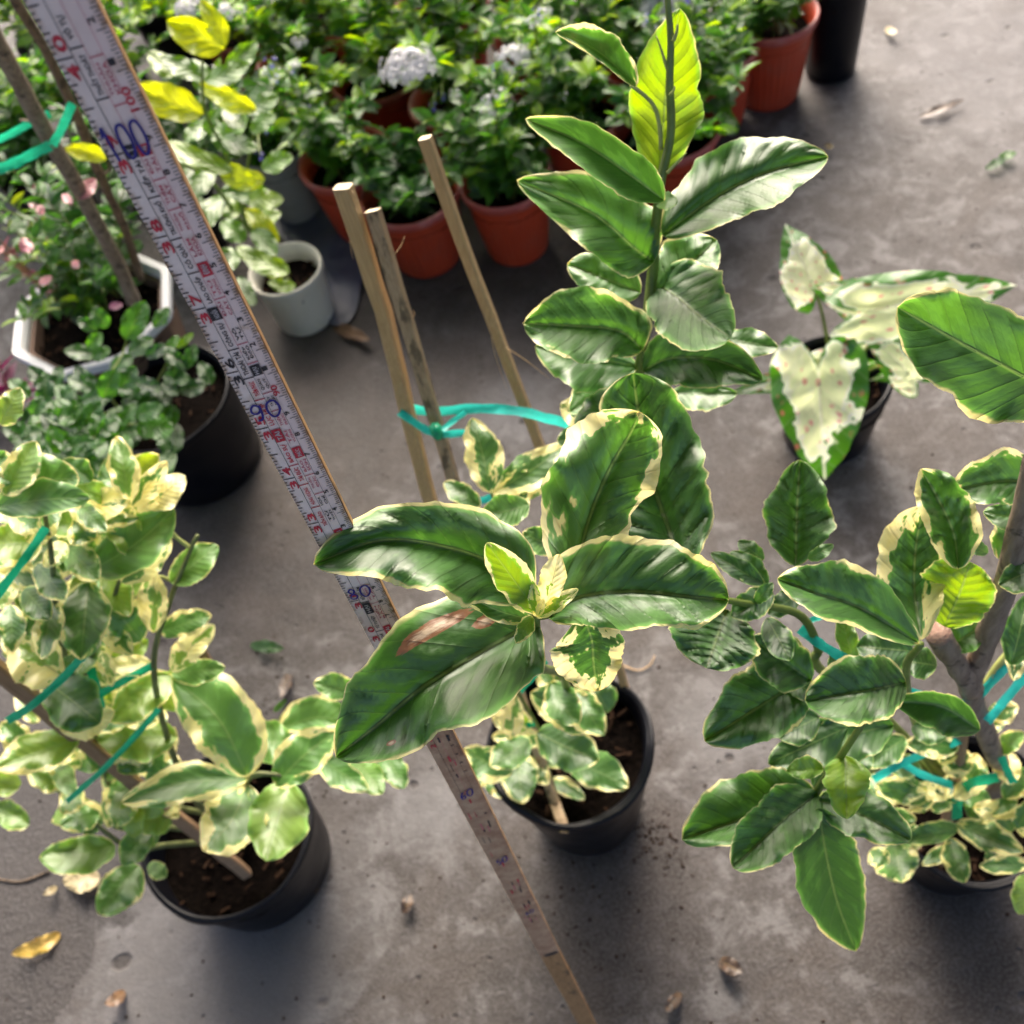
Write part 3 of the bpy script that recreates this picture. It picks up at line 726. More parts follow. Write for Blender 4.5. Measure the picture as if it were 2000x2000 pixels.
# rubbed remains of print low on the stick
rp = random.Random(3)
for i in range(46):
    c_ = rp.uniform(37, 66); u = rp.choice([3.0, 6.6, 6.9, 7.3, 10.5, 12.0]) + rp.uniform(-.7, .7); l_ = rp.uniform(.12, .9)
    box(rp.choice('rrkkp'), c_, c_ + l_, u, u + rp.uniform(.3, 1.3))
box('k', 30.0, 30.5, 3.0, 16.6 - 2)
imat = {'k': simple('black_ink', (0.035, 0.03, 0.032), .6, .3, 300), 'r': simple('red_ink', (0.56, 0.035, 0.055), .55, .25, 300), 'p': simple('faded_red_ink', (0.56, 0.13, 0.16), .55, .2, 300), 'w': simple('paper_letter', (0.52, 0.45, 0.44), .6, .1, 300)}
nmz = {'k': 'black_print', 'r': 'red_print', 'p': 'faded_red_print', 'w': 'reversed_print'}
for k_, (V_, F_) in INK.items():
    o_ = put(nmz[k_], V_, F_, imat[k_], TAPE, origin=T100, smooth=False); o_['kind'] = 'stuff'
# blue marker numbers, written upright across the tape
HW = {'1': [[(.0, .72), (.28, 1.0), (.33, .5), (.42, 0)]], '0': [[(.5, 1), (.15, .85), (.02, .45), (.2, .05), (.55, .0), (.9, .25), (.98, .6), (.82, .92), (.5, 1)]],
      '9': [[(.8, .85), (.45, 1), (.12, .82), (.1, .55), (.45, .45), (.8, .65), (.82, .9), (.78, .4), (.6, .05), (.25, .0)]],
      '8': [[(.75, .8), (.45, 1), (.15, .8), (.4, .55), (.8, .3), (.6, .03), (.2, .08), (.15, .3), (.55, .55), (.75, .8)]],
      '6': [[(.75, 1), (.35, .75), (.12, .35), (.3, .03), (.7, .05), (.85, .3), (.55, .48), (.2, .3)]],
      '5': [[(.85, 1), (.3, .98), (.2, .6), (.6, .58), (.85, .35), (.6, .05), (.15, .08)]], '4': [[(.6, 1), (.1, .4), (.9, .42)], [(.65, .75), (.62, 0)]], '7': [[(.1, .95), (.85, 1), (.5, .5), (.35, 0)]]}
def pen(txt, cm, u, wdig, hdig, thick, slope=0.0):
    V_, F_ = [], []
    for i, ch in enumerate(txt):
        for st in HW[ch]:
            pts = crv([(a, b, 0) for a, b in st], 10 * (len(st) - 1))
            q_ = [((u + (i * 1.25 + a.x) * wdig), cm + a.y * hdig / 10 + (i + a.x) * slope) for a in pts]
            b0 = len(V_)
            for j, (uu, cc) in enumerate(q_):
                x0, x1 = q_[max(j - 1, 0)], q_[min(j + 1, len(q_) - 1)]
                dx, dy = x1[0] - x0[0], (x1[1] - x0[1]) * 10; l_ = math.hypot(dx, dy) or 1
                px, py = -dy / l_ * thick * .5, dx / l_ * thick * .5
                V_ += [tp(cc + py / 10, uu + px, .0009), tp(cc - py / 10, uu - px, .0009)]
            F_ += [(b0 + 2 * j, b0 + 2 * j + 1, b0 + 2 * j + 3, b0 + 2 * j + 2) for j in range(len(q_) - 1)]
    return V_, F_
bm = simple('blue_marker', (0.028, 0.022, 0.20), .45, .3, 500)
for (t_, c_, u, wd, hd, th, sl_) in [('100', 98.9, 1.5, 3.2, 9.2, .8, .0), ('90', 89.3, 1.8, 4.6, 6.8, .85, .02), ('80', 78.9, 1.6, 4.4, 6.8, .85, .02),
                                     ('60', 59.2, 3.4, 3.8, 7.4, .95, .2), ('50', 49.3, 4.2, 3.6, 7.0, .95, .2), ('40', 39.6, 5.2, 3.2, 5.0, .7, .2)]:
    V_, F_ = pen(t_, c_, u, wd, hd, th, sl_)
    put('marker_number', V_, F_, bm, TAPE, origin=V_[0], smooth=False)
def base_of(px, py, h):
    q_ = athgt(px, py, h); return Vector((q_.x, q_.y, 0)), proj(q_)[2]
# ================================================================== centre lemon plant
c0, zc = base_of(1110, 1450, .20)
CP = thing('potted_lemon_plant', c0, 'tall lemon plant with cream-edged leaves in black pot, in the middle of the picture', 'potted plant', 'variegated lemon plants in black pots')
bag_pot(CP, c0, 163 * zc / FPX, .20, seed=1.0, lip=.018, taper=.72, chips=50, soil_drop=.035)
S0 = c0 + Vector((0, 0, .16))
# front stem to the rosette, back stem to the tall shoot
st1 = [S0, S0.lerp(at(1046, 1225, .425), .45) + Vector((.01, .03, .0)), at(1055, 1300, .50), at(1048, 1206, .42)]
tube('stem', st1, .0040, .0015, MAT['petiole'], CP, n=22, wob=.1)
st2 = [S0 + Vector((.01, .012, 0)), at(1170, 1150, .80), at(1248, 725, .605), at(1274, 539, .575), at(1279, 466, .56), at(1290, 362, .54), at(1310, 259, .53), at(1308, 160, .515), at(1310, 78, .505), at(1304, 0, .498), at(1300, -60, .49)]
tube('stem', st2, .0040, .0013, MAT['petiole'], CP, n=44, wob=.1)
def twig(par, pts, r0=.0013, r1=.0009, mat='petiole', n=10, name='twig'): return tube(name, [at(*q_) for q_ in pts], r0, r1, MAT[mat], par, n=n, k=6)
twig(CP, [(1233, 166, .51), (1274, 202, .52), (1288, 245, .528), (1291, 292, .535)], .0011, .0012, 'petiole_pale')
twig(CP, [(1305, 140, .513), (1294, 105, .508), (1282, 70, .506)], .0010, .0003, 'petiole_pale', name='thorn')
twig(CP, [(1315, 80, .503), (1322, 62, .50), (1324, 48, .499)], .0011, .0004, 'petiole_pale', name='bud')
twig(CP, [(1309, 185, .515), (1316, 176, .511), (1318, 168, .51)], .0010, .0003, 'petiole_pale', name='bud')
twig(CP, [(1303, 338, .534), (1322, 318, .53), (1341, 298, .527)], .0010, .0003, 'petiole_pale', name='thorn')
H = dict(ns=54, nv=9)
# rosette in front
leaf(CP, [(1052, 1214, .424), (1000, 1240, .412), (836, 1336, .395), (733, 1420, .40), (656, 1479, .412)], 108, 126, .018, .012, cream=.055, tone=.2, mat='lemon_spot', p=.80, q=.64, quilt=1.4, wave=1.4, pet=[(1047, 1208, .422)], label='large lowest leaf with two dry brown spots', lev=0.75, **H)
leaf(CP, [(1030, 1170, .418), (966, 1103, .405), (860, 1066, .388), (740, 1056, .378), (612, 1102, .374)], 92, 88, .016, .004, cream=.06, tone=.16, p=.84, q=.56, quilt=1.5, wave=1.4, pet=[(1047, 1206, .422)], lev=0.8, **H)
leaf(CP, [(1072, 1208, .42), (1129, 1168, .412), (1233, 1156, .402), (1347, 1166, .405), (1424, 1172, .416)], 108, 72, .014, .012, cream=.07, tone=.28, p=1.05, q=.50, wave=1.5, quilt=1.4, pet=[(1047, 1208, .422)], lev=1.15, **H)
leaf(CP, [(1124, 1146, .428), (1145, 1034, .432), (1186, 927, .432), (1232, 845, .422), (1250, 804, .408)], 104, 88, -.004, .006, cream=.22, tone=.34, p=.92, q=.58, wave=1.8, pet=[(1048, 1208, .424), (1095, 1180, .428)], label='upright leaf with broad cream margin and curled tip', lev=0.1, **H)
leaf(CP, [(1330, 1120, .475), (1308, 1040, .478), (1276, 945, .476), (1248, 810, .462), (1236, 728, .445)], 104, 108, .008, .014, cream=.05, tone=.12, p=1.0, q=.52, quilt=1.7, lev=0.6, **H)
L(CP, 1052, 1198, .418, 950, 1060, .372, 36, 34, cream=.10, tone=.8, p=.95, q=.6)
L(CP, 1066, 1190, .418, 1092, 1082, .396, 27, 25, cream=.9, tone=.8, q=.6)
L(CP, 1040, 1212, .418, 896, 1152, .398, 22, 34, cream=.2, tone=.35, q=.6, bow=8)
L(CP, 1040, 1203, .412, 1008, 1257, .400, 17, 17, cream=.12, tone=.6)
L(CP, 1048, 1206, .418, 1130, 1150, .410, 15, 15, cream=.35, tone=.9)
L(CP, 1046, 1204, .418, 1040, 1140, .398, 12, 12, cream=.4, tone=.8)
L(CP, 1050, 1206, .418, 1062, 1168, .402, 8, 8, cream=.8, tone=.8)
leaf(CP, [(1140, 1205, .44), (1156, 1250, .446), (1160, 1300, .455), (1168, 1350, .468)], 60, 82, .012, .012, cream=.42, tone=.2, p=.9, q=.55, label='hanging leaf with yellow margin', lev=0.1, **H)
# tall shoot
leaf(CP, [(1285, 346, .540), (1296, 240, .545), (1305, 140, .535), (1328, 16, .515)], 72, 74, .004, .004, cream=.03, tone=.92, p=.95, q=.66, quilt=.5, label='bright backlit leaf behind the top of the shoot', lev=-0.3, **H)
leaf(CP, [(1243, 170, .512), (1190, 118, .500), (1140, 84, .49), (1085, 63, .482)], 14, 44, .010, .018, cream=.10, tone=.3, q=.6, wave=2, lev=1.3, **H)
leaf(CP, [(1298, 392, .535), (1235, 345, .515), (1137, 280, .49), (1026, 232, .478)], 44, 46, .012, .026, cream=.05, tone=.22, q=.62, lev=1.5, **H)
L(CP, 1280, 398, .545, 1324, 392, .53, 20, 14, cream=.03, tone=.6, q=.5)
leaf(CP, [(1277, 512, .567), (1240, 486, .560), (1155, 416, .545), (1009, 352, .532)], 64, 84, .010, .004, cream=.06, tone=.42, p=.86, q=.62, lev=0.3, **H)
leaf(CP, [(1293, 460, .560), (1400, 384, .548), (1500, 336, .538), (1618, 305, .530)], 84, 64, .006, .018, cream=.04, tone=.2, p=.95, q=.60, quilt=1.4, lev=1.0, **H)
L(CP, 1274, 580, .585, 1400, 468, .575, 62, 62, cream=.05, tone=.5, q=.6, ns=40)
L(CP, 1252, 572, .59, 1108, 515, .585, 44, 52, cream=.07, tone=.5, q=.6, ns=40)
leaf(CP, [(1256, 684, .588), (1207, 646, .572), (1103, 636, .552), (1022, 632, .538)], 66, 74, .014, .018, cream=.09, tone=.32, p=.9, q=.55, quilt=1.4, lev=0.9, **H)
leaf(CP, [(1272, 548, .572), (1320, 578, .556), (1370, 620, .540), (1428, 660, .53)], 88, 76, .020, .018, cream=.03, tone=.2, p=.9, q=.50, quilt=1.2, lev=1.45, **H)
leaf(CP, [(1256, 724, .595), (1310, 700, .580), (1400, 704, .568), (1490, 742, .566)], 54, 60, .02, .006, cream=.03, tone=.15, p=.9, q=.6, quilt=1.2, lev=0.9, **H)
L(CP, 1400, 660, .61, 1520, 678, .60, 28, 32, cream=.05, tone=.25)
L(CP, 1310, 768, .63, 1440, 768, .62, 20, 34, cream=.04, tone=.3)
L(CP, 1246, 716, .61, 1045, 676, .59, 70, 34, cream=.05, tone=.32, ns=40)
L(CP, 1246, 735, .625, 1112, 806, .61, 30, 62, cream=.06, tone=.5, ns=40)
L(CP, 1236, 770, .56, 1124, 852, .545, 30, 44, cream=.03, tone=.2)
L(CP, 1165, 812, .68, 1094, 790, .66, 36, 30, cream=.45, tone=.3)
L(CP, 1150, 850, .69, 1088, 862, .67, 24, 26, cream=.06, tone=.1)
# low branches of the same plant, behind and inside the pot
W_ = dict(mat='lemon_low', ns=26, nv=5, quilt=.28)
low = [(958, 962, .72, 922, 816, .70, 36, 38, .30, .35), (962, 962, .72, 1112, 866, .70, 34, 36, .30, .3), (962, 966, .72, 1084, 926, .71, 30, 28, .30, .2), (1034, 985, .62, 940, 1002, .60, 32, 34, .05, .5),
       (938, 990, .71, 866, 942, .70, 22, 22, .10, .3), (985, 1010, .66, 1030, 960, .65, 22, 22, .2, .3), (1100, 1060, .6, 1020, 1040, .58, 30, 34, .1, .3),
       (1078, 1330, .78, 1130, 1416, .77, 36, 34, .10, .45), (1178, 1420, .83, 1036, 1352, .80, 42, 46, .10, .28), (1128, 1338, .81, 1180, 1436, .80, 30, 38, .10, .4), (1048, 1430, .88, 1170, 1484, .86, 50, 44, .08, .22),
       (1102, 1484, .95, 1228, 1538, .93, 42, 36, .12, .42), (1034, 1440, .90, 956, 1496, .88, 30, 34, .10, .42), (1000, 1510, .94, 906, 1462, .92, 36, 34, .2, .35), (1012, 1466, .96, 1022, 1570, .95, 38, 40, .16, .35),
       (1000, 1440, .86, 1008, 1358, .84, 24, 24, .6, .6), (1066, 1528, .985, 1142, 1562, .98, 20, 16, .2, .4), (1036, 1486, .97, 1072, 1532, .965, 20, 20, .35, .4), (935, 1480, .95, 924, 1545, .94, 20, 22, .15, .3),
       (1040, 1420, .9, 960, 1400, .88, 30, 26, .6, .8), (1060, 1450, .95, 960, 1440, .93, 22, 26, .25, .5), (1100, 1340, .84, 1052, 1300, .83, 24, 22, .3, .5), (1190, 1390, .9, 1150, 1330, .88, 30, 34, .06, .25),
       (960, 1500, .98, 985, 1560, .97, 24, 26, .2, .3), (1050, 1300, .86, 985, 1330, .85, 26, 26, .25, .4), (1120, 1470, .99, 1050, 1480, .97, 24, 24, .1, .25)]
for a in low:
    L(CP, *a[:8], cream=a[8], tone=a[9], bow=random.Random(a[0]).uniform(-8, 8), **W_)
for q_ in ([(1080, 1500, 1.04), (1060, 1440, .93), (1040, 1400, .87), (1010, 1350, .83)], [(1100, 1500, 1.05), (1120, 1440, .92), (1110, 1360, .83), (1090, 1320, .79)], [(1090, 1490, 1.03), (1020, 1480, .97), (985, 1490, .95)],
           [(1120, 1450, .98), (1010, 1150, .80), (975, 1010, .735), (960, 962, .72)]):
    twig(CP, q_, .0020, .0012, n=14)

# stakes of the centre plant
stake([(672, 366, .66), (760, 650, .76), (842, 985, .86), (985, 1440, 1.03)], .0118, .0100, 'stake', 'thick pale stake, leftmost of the three standing around the middle plant', [[(688, 372, .655), (698, 388, .655), (694, 398, .655)], [(684, 470, .69), (686, 490, .69), (690, 506, .69)]])
stake([(728, 412, .68), (810, 680, .76), (898, 980, .86), (1058, 1490, .97), (1104, 1622, .945)], .0100, .0085, 'stake_stained', 'dark-flecked stake between the other two stakes of the middle plant', [[(770, 498, .70), (783, 480, .70), (790, 462, .70)], [(806, 622, .74), (810, 612, .74), (806, 608, .74)]])
stake([(829, 270, .66), (920, 520, .74), (1000, 730, .80), (1075, 925, .87), (1215, 1320, 1.01), (1240, 1448, 1.06)], .0085, .0072, 'stake', 'thin split stake, rightmost of the three standing around the middle plant', [[(988, 678, .775), (1030, 706, .775), (1071, 738, .78)], [(958, 640, .77), (966, 690, .775), (990, 760, .79)], [(940, 600, .76), (944, 610, .76), (952, 630, .765)]])
ribbon([(780, 805, .80), (830, 838, .795), (862, 848, .79), (905, 845, .80), (912, 850, .80)], .008, 'ribbon_cyan', 'knotted turquoise ribbon loop around the two left stakes', group='ribbons of the middle plant')
ribbon([(862, 842, .79), (885, 822, .80), (908, 806, .81)], .006, 'ribbon_cyan', 'short loose ribbon end by the knot on the dark-flecked stake')
ribbon([(792, 797, .815), (850, 803, .82), (930, 798, .82), (1010, 803, .80), (1070, 818, .76), (1128, 832, .70)], .0105, 'ribbon_cyan', 'broad turquoise ribbon stretched from the stakes to the tall shoot', group='ribbons of the middle plant')
tube('knot', [at(850, 836, .79), at(853, 844, .785), at(856, 852, .79)], .005, .004, MAT['ribbon'], None, n=4, k=8)
ko = bpy.data.objects['knot']; ko.name = 'ribbon_knot'; tag(ko, 'dark green knot on the dark-flecked stake', 'knot')
ribbon([(905, 988, .78), (930, 980, .78), (962, 972, .79)], .008, 'ribbon_cyan', 'short turquoise ribbon behind the upper left leaf of the middle plant')
ribbon([(1012, 1345, .72), (1035, 1318, .70), (1060, 1285, .70)], .013, 'ribbon', 'dark green ribbon under the brown-spotted leaf')
ribbon([(1018, 1408, .90), (1030, 1416, .895), (1046, 1412, .90)], .007, 'ribbon', 'small green ribbon tied low on the dark-flecked stake')

# ================================================================== left lemon plant
c1, z1 = base_of(440, 1625, .12)
LP = thing('potted_lemon_plant', c1, 'bushy lemon plant with yellow-margined leaves in black pot, at the left', 'potted plant', 'variegated lemon plants in black pots')
bag_pot(LP, c1, 168 * z1 / FPX, .12, seed=4.0, lip=.008, taper=.86)
S1 = c1 + Vector((0, 0, .09))
stems = [[S1, at(380, 1560, .98), at(330, 1450, .88), at(300, 1300, .80), at(330, 1180, .76), at(372, 1075, .74), at(386, 1045, .735)],
         [S1 + Vector((.01, .02, 0)), at(300, 1560, .98), at(180, 1420, .86), at(120, 1250, .76), at(100, 1080, .69), at(80, 960, .66)],
         [S1 + Vector((-.01, .01, 0)), at(260, 1600, 1.0), at(200, 1500, .92), at(150, 1380, .84), at(220, 1180, .76), at(262, 1000, .72)],
         [S1 + Vector((.02, .0, 0)), at(460, 1580, 1.0), at(486, 1520, .86), at(530, 1512, .84), at(563, 1520, .84)],
         [S1, at(540, 1580, 1.0), at(600, 1480, .93), at(690, 1460, .88), at(745, 1470, .87)],
         [S1, at(330, 1650, 1.0), at(270, 1660, .97), at(225, 1640, .95), at(130, 1560, .93), at(100, 1530, .93)]]
for i, q_ in enumerate(stems): tube('stem', q_, .0034, .0014, MAT['stem_brown'], LP, n=26, wob=.15)
twig(LP, [(375, 1072, .742), (340, 1045, .735), (328, 1010, .73), (335, 968, .725)], .0016, .0010, 'petiole_pale')
twig(LP, [(484, 1518, .86), (520, 1512, .85), (560, 1510, .85)], .0017, .0015, 'petiole_pale')
twig(LP, [(345, 1140, .76), (320, 1128, .755), (300, 1132, .75), (240, 1190, .76)], .0014, .0010, 'petiole_pale')
X_ = dict(mat='lemon_low', ns=30, nv=6, quilt=.3)
A_ = [ # x0 y0 z0 x1 y1 z1 wl wr cream tone bow
 (484, 1518, .86, 336, 1322, .79, 62, 80, .16, .34, -22), (484, 1523, .86, 236, 1568, .80, 40, 36, .16, .22, -16), (484, 1530, .86, 396, 1662, .82, 60, 62, .24, .28, 14), (563, 1526, .85, 520, 1682, .82, 62, 60, .03, .5, 0),
 (538, 1535, .85, 660, 1428, .82, 46, 44, .16, .28, 8), (545, 1425, .93, 690, 1408, .90, 46, 24, .10, .35, 14), (572, 1450, .92, 474, 1450, .90, 44, 44, .03, .38, 0), (700, 1352, .80, 612, 1334, .78, 24, 30, .08, .35, 0),
 (616, 1478, .9, 720, 1544, .88, 26, 30, .16, .32, 0), (688, 1478, .9, 748, 1550, .88, 30, 30, .04, .4, 0), (750, 1470, .9, 790, 1540, .88, 26, 28, .05, .3, 0), (346, 1438, .88, 212, 1442, .86, 40, 40, .06, .62, 0),
 (336, 1318, .84, 232, 1396, .82, 34, 36, .08, .66, 0), (335, 1318, .82, 424, 1306, .80, 22, 22, .06, .36, 0), (335, 1312, .82, 406, 1234, .79, 24, 24, .55, .7, 4), (304, 1302, .82, 220, 1300, .80, 18, 20, .9, .5, 0),
 (262, 1515, .94, 212, 1614, .92, 30, 36, .12, .35, 0), (294, 1615, .96, 238, 1690, .94, 26, 30, .04, .25, 0), (272, 1690, .97, 192, 1786, .95, 42, 40, .08, .35, 0), (226, 1652, .95, 76, 1676, .92, 42, 36, .05, .42, 6),
 (290, 1688, .98, 326, 1712, .97, 18, 18, .06, .4, 0), (196, 1588, .94, 116, 1612, .92, 26, 24, .12, .3, 0), (246, 1530, .93, 226, 1616, .91, 34, 30, .16, .35, 0), (336, 1596, .97, 262, 1614, .95, 28, 30, .05, .55, 0),
 (176, 1116, .74, 316, 1012, .70, 40, 44, .04, .24, -10), (236, 1138, .75, 320, 1066, .73, 24, 26, .4, .3, 0), (333, 1138, .76, 412, 1076, .74, 30, 28, .05, .36, 0), (312, 1236, .78, 398, 1206, .76, 24, 22, .18, .25, 0),
 (300, 1236, .77, 300, 1132, .74, 26, 24, .35, .45, 0), (276, 1254, .78, 222, 1186, .75, 40, 40, .14, .2, 0), (172, 1136, .74, 160, 1266, .72, 46, 46, .10, .1, 0), (106, 1168, .72, 84, 1270, .70, 26, 24, .22, .2, 0),
 (46, 1150, .72, 90, 1200, .70, 26, 26, .06, .1, 0), (84, 1058, .70, -20, 1066, .67, 38, 36, .14, .6, 0), (130, 1060, .71, 92, 1100, .70, 18, 18, .6, .6, 0), (128, 1066, .72, 184, 1122, .71, 28, 28, .12, .35, 0),
 (122, 1320, .76, 34, 1262, .74, 50, 40, .5, .7, 0), (90, 1330, .78, 180, 1400, .77, 50, 50, .02, .06, 0), (116, 1424, .82, 208, 1394, .80, 26, 30, .9, .6, 0), (168, 1270, .78, 120, 1315, .77, 14, 16, .15, .3, 0),
 (156, 1440, .85, 14, 1492, .82, 30, 36, .16, .55, 0), (200, 1270, .78, 216, 1330, .77, 14, 14, .4, .6, 0), (254, 976, .72, 232, 870, .70, 26, 25, .20, .42, 0), (258, 990, .72, 316, 914, .70, 19, 19, .7, .3, 0),
 (228, 980, .72, 142, 944, .70, 18, 20, .12, .45, 0), (40, 962, .66, 138, 940, .64, 44, 34, .10, .25, 10), (8, 968, .66, 62, 878, .64, 32, 30, .18, .5, 0), (-10, 992, .66, 148, 976, .63, 34, 26, .05, .25, 6), (272, 1012, .72, 192, 1014, .70, 14, 14, .2, .2, 0),
 (0, 830, .64, 34, 768, .62, 24, 24, .1, .85, 0), (268, 1000, .72, 318, 962, .71, 13, 13, .8, .6, 0), (266, 1004, .72, 230, 990, .71, 12, 12, .5, .4, 0), (60, 1020, .69, 110, 1000, .68, 24, 24, .2, .3, 0),
 (20, 1180, .73, 24, 1260, .72, 24, 24, .15, .3, 0), (10, 1120, .72, -10, 1180, .71, 30, 30, .3, .5, 0), (70, 1280, .78, 20, 1320, .77, 24, 26, .3, .5, 0), (60, 1470, .86, 10, 1420, .85, 24, 26, .2, .3, 0), (210, 1340, .83, 150, 1350, .82, 22, 22, .2, .3, 0),
 (250, 1380, .87, 190, 1420, .86, 24, 24, .1, .2, 0), (300, 1470, .9, 240, 1500, .89, 22, 24, .05, .12, 0), (330, 1490, .93, 300, 1540, .92, 24, 24, .06, .2, 0), (160, 1540, .92, 120, 1590, .91, 22, 24, .2, .4, 0), (120, 1540, .9, 50, 1500, .89, 24, 22, .25, .5, 0),
 (200, 1220, .77, 250, 1270, .76, 20, 20, .3, .3, 0), (130, 1180, .74, 60, 1230, .73, 30, 30, .08, .1, 0), (180, 1060, .72, 150, 1020, .71, 22, 24, .1, .2, 0), (110, 1010, .69, 60, 1050, .68, 24, 24, .4, .4, 0), (70, 1100, .71, 120, 1160, .70, 24, 28, .1, .15, 0),
 (20, 1000, .68, 70, 1030, .67, 24, 24, .3, .3, 0), (150, 985, .71, 200, 1030, .70, 20, 20, .1, .2, 0), (180, 940, .70, 130, 905, .69, 20, 22, .05, .15, 0), (30, 940, .66, -20, 900, .65, 30, 30, .12, .3, 0), (100, 930, .68, 60, 900, .67, 24, 24, .06, .2, 0)]
for a in A_:
    mx_, my_ = (a[0] + a[3]) / 2, (a[1] + a[4]) / 2; k_ = 1.0 if a[1] > 1500 or a[0] > 430 else 1.18
    L(LP, a[0], a[1], a[2], a[0] + (a[3] - a[0]) * k_, a[1] + (a[4] - a[1]) * k_, a[5], a[6] * k_, a[7] * k_, cream=a[8] * 1.0, tone=min(.74, a[9] * 1.1 + .14), bow=a[10], **X_)
rq = random.Random(23)
for i in range(150):       # the leaves deeper inside the left plant
    f = rq.random(); px = 20 + rq.gauss(120, 80) + 60 * f; py = 960 + 620 * f + rq.gauss(0, 30); z = .70 + .24 * f + rq.uniform(.0, .05)
    if px > 330: continue
    an = rq.random() * 6.28; ln = rq.uniform(75, 130) * .75 / z
    L(LP, px, py, z, px + math.cos(an) * ln, py + math.sin(an) * ln, z - rq.uniform(0, .03), ln * rq.uniform(.26, .36), cream=rq.choice([.02, .05, .1, .2, .4, .8]), tone=rq.uniform(.25, .95), mat='lemon_low', ns=16, nv=4, quilt=.25)
stake([(-60, 1262, .72), (40, 1345, .78), (220, 1495, .90), (400, 1640, 1.01), (482, 1708, 1.05)], .0125, .011, 'stake_brown', 'thick brown stake slanting through the left plant')
stake([(384, 1252, .86), (430, 1330, .93), (508, 1425, 1.02), (520, 1460, 1.05)], .0078, .007, 'stake_brown', 'thin brown stake at the back of the left pot')
ribbon([(90, 1030, .66), (50, 1090, .66), (-10, 1168, .65)], .0075, 'ribbon', 'green ribbon nearest the left edge, high on the left plant')
ribbon([(182, 1258, .72), (125, 1322, .73), (60, 1380, .74), (14, 1408, .75)], .0080, 'ribbon', 'long dark green ribbon slanting across the left plant')
ribbon([(192, 1358, .80), (240, 1330, .80), (298, 1300, .80)], .0080, 'ribbon', 'green ribbon in the middle of the left plant')
ribbon([(178, 1304, .80), (186, 1340, .80), (196, 1385, .80)], .0100, 'ribbon', 'short upright green ribbon inside the left plant')
ribbon([(310, 1384, .81), (262, 1440, .81), (200, 1505, .82), (130, 1566, .84)], .0066, 'ribbon', 'narrow green ribbon, lowest on the left plant')
# ================================================================== right lemon plant
c2, z2 = base_of(1895, 1575, .13)
RP = thing('potted_lemon_plant', c2, 'lemon plant with forked brown trunk and sawn-off branch, at the right edge', 'potted plant', 'variegated lemon plants in black pots')
bag_pot(RP, c2, 150 * z2 / FPX, .13, seed=8.0, lip=.006, taper=.74)
S2 = c2 + Vector((.01, 0, .10))
tube('trunk', [S2, at(1958, 1515, .90), at(1942, 1475, .83), at(1922, 1424, .76), at(1900, 1368, .68), at(1896, 1330, .63), at(1918, 1272, .585), at(1955, 1168, .53), at(1982, 1067, .49), at(2010, 950, .455), at(2030, 860, .44)], .0088, .0048, MAT['bark'], RP, n=50, k=12, wob=.22)
sb = tube('branch_stub', [at(1899, 1345, .635), at(1878, 1310, .60), at(1852, 1272, .575), at(1832, 1238, .562)], .0068, .0070, MAT['bark'], RP, n=14, k=12, wob=.2)
# sawn face of the stub
e0, e1 = at(1833, 1239.5, .5625), at(1830.5, 1235, .5605); V_, F_ = tube_geo([e0, e1], [.0072, .0066], 14); put('sawn_face', V_, F_, MAT['cutwood'], sb)
tube('branch', [at(1896, 1340, .64), at(1850, 1200, .58), at(1905, 1150, .56), at(1935, 1135, .545)], .003, .002, MAT['bark'], RP, n=16, k=8)
tube('branch', [S2 + Vector((-.02, 0, 0)), at(1780, 1480, .86), at(1600, 1560, .62), at(1596, 1545, .57), at(1640, 1480, .52), at(1686, 1412, .50)], .0034, .0017, MAT['petiole'], RP, n=30, k=8)
tube('branch', [S2, at(1750, 1420, .80), at(1605, 1310, .60), at(1598, 1265, .57), at(1560, 1200, .54), at(1450, 1178, .52), at(1405, 1170, .51)], .0036, .0016, MAT['petiole'], RP, n=34, k=8)
tube('branch', [S2, at(1800, 1440, .82), at(1770, 1320, .55), at(1798, 1258, .49)], .0032, .0018, MAT['petiole'], RP, n=20, k=8)
tube('branch', [at(1925, 1340, .66), at(1950, 1300, .65), at(1985, 1260, .64)], .003, .0025, MAT['petiole_pale'], RP, n=8, k=8)
G = dict(ns=50, nv=8)
leaf(RP, [(2085, 785, .430), (2000, 736, .42), (1862, 662, .410), (1752, 600, .402)], 104, 106, .006, .004, cream=.05, tone=.46, p=.95, q=.55, quilt=.7, label='large bright green leaf reaching in from the right edge', lev=-0.2, **G)
leaf(RP, [(2070, 945, .50), (1960, 940, .495), (1855, 958, .49)], 44, 62, .004, .012, cream=.18, tone=.36, **G)
leaf(RP, [(2060, 1010, .505), (1980, 1010, .50), (1920, 1000, .50)], 30, 30, cream=.05, tone=.2)
leaf(RP, [(1872, 1112, .51), (1862, 1040, .50), (1830, 970, .485), (1798, 916, .47)], 48, 58, .012, .016, cream=.14, tone=.2, quilt=1.6, wave=1.6, **G)
leaf(RP, [(1554, 1106, .56), (1556, 1010, .555), (1562, 898, .545)], 62, 72, .010, .012, cream=.03, tone=.22, q=.62, p=.98, quilt=1.3, lev=0.5, **G)
leaf(RP, [(1800, 1250, .515), (1786, 1150, .515), (1790, 1060, .505), (1806, 988, .49)], 78, 62, .010, .004, cream=.24, tone=.26, q=.6, label='upright leaf with a broad cream half', lev=0.7, **G)
leaf(RP, [(1796, 1257, .485), (1681, 1188, .46), (1590, 1158, .445), (1518, 1130, .438)], 42, 68, .016, .010, cream=.08, tone=.24, q=.58, p=.95, quilt=1.7, lev=1.2, **G)
leaf(RP, [(1844, 1224, .515), (1872, 1165, .512), (1896, 1098, .502)], 80, 66, -.004, -.006, cream=.035, tone=.86, q=.40, p=1.2, quilt=.5, wave=1.8, label='lime underside of a leaf above the sawn stub', lev=-0.5, **G)
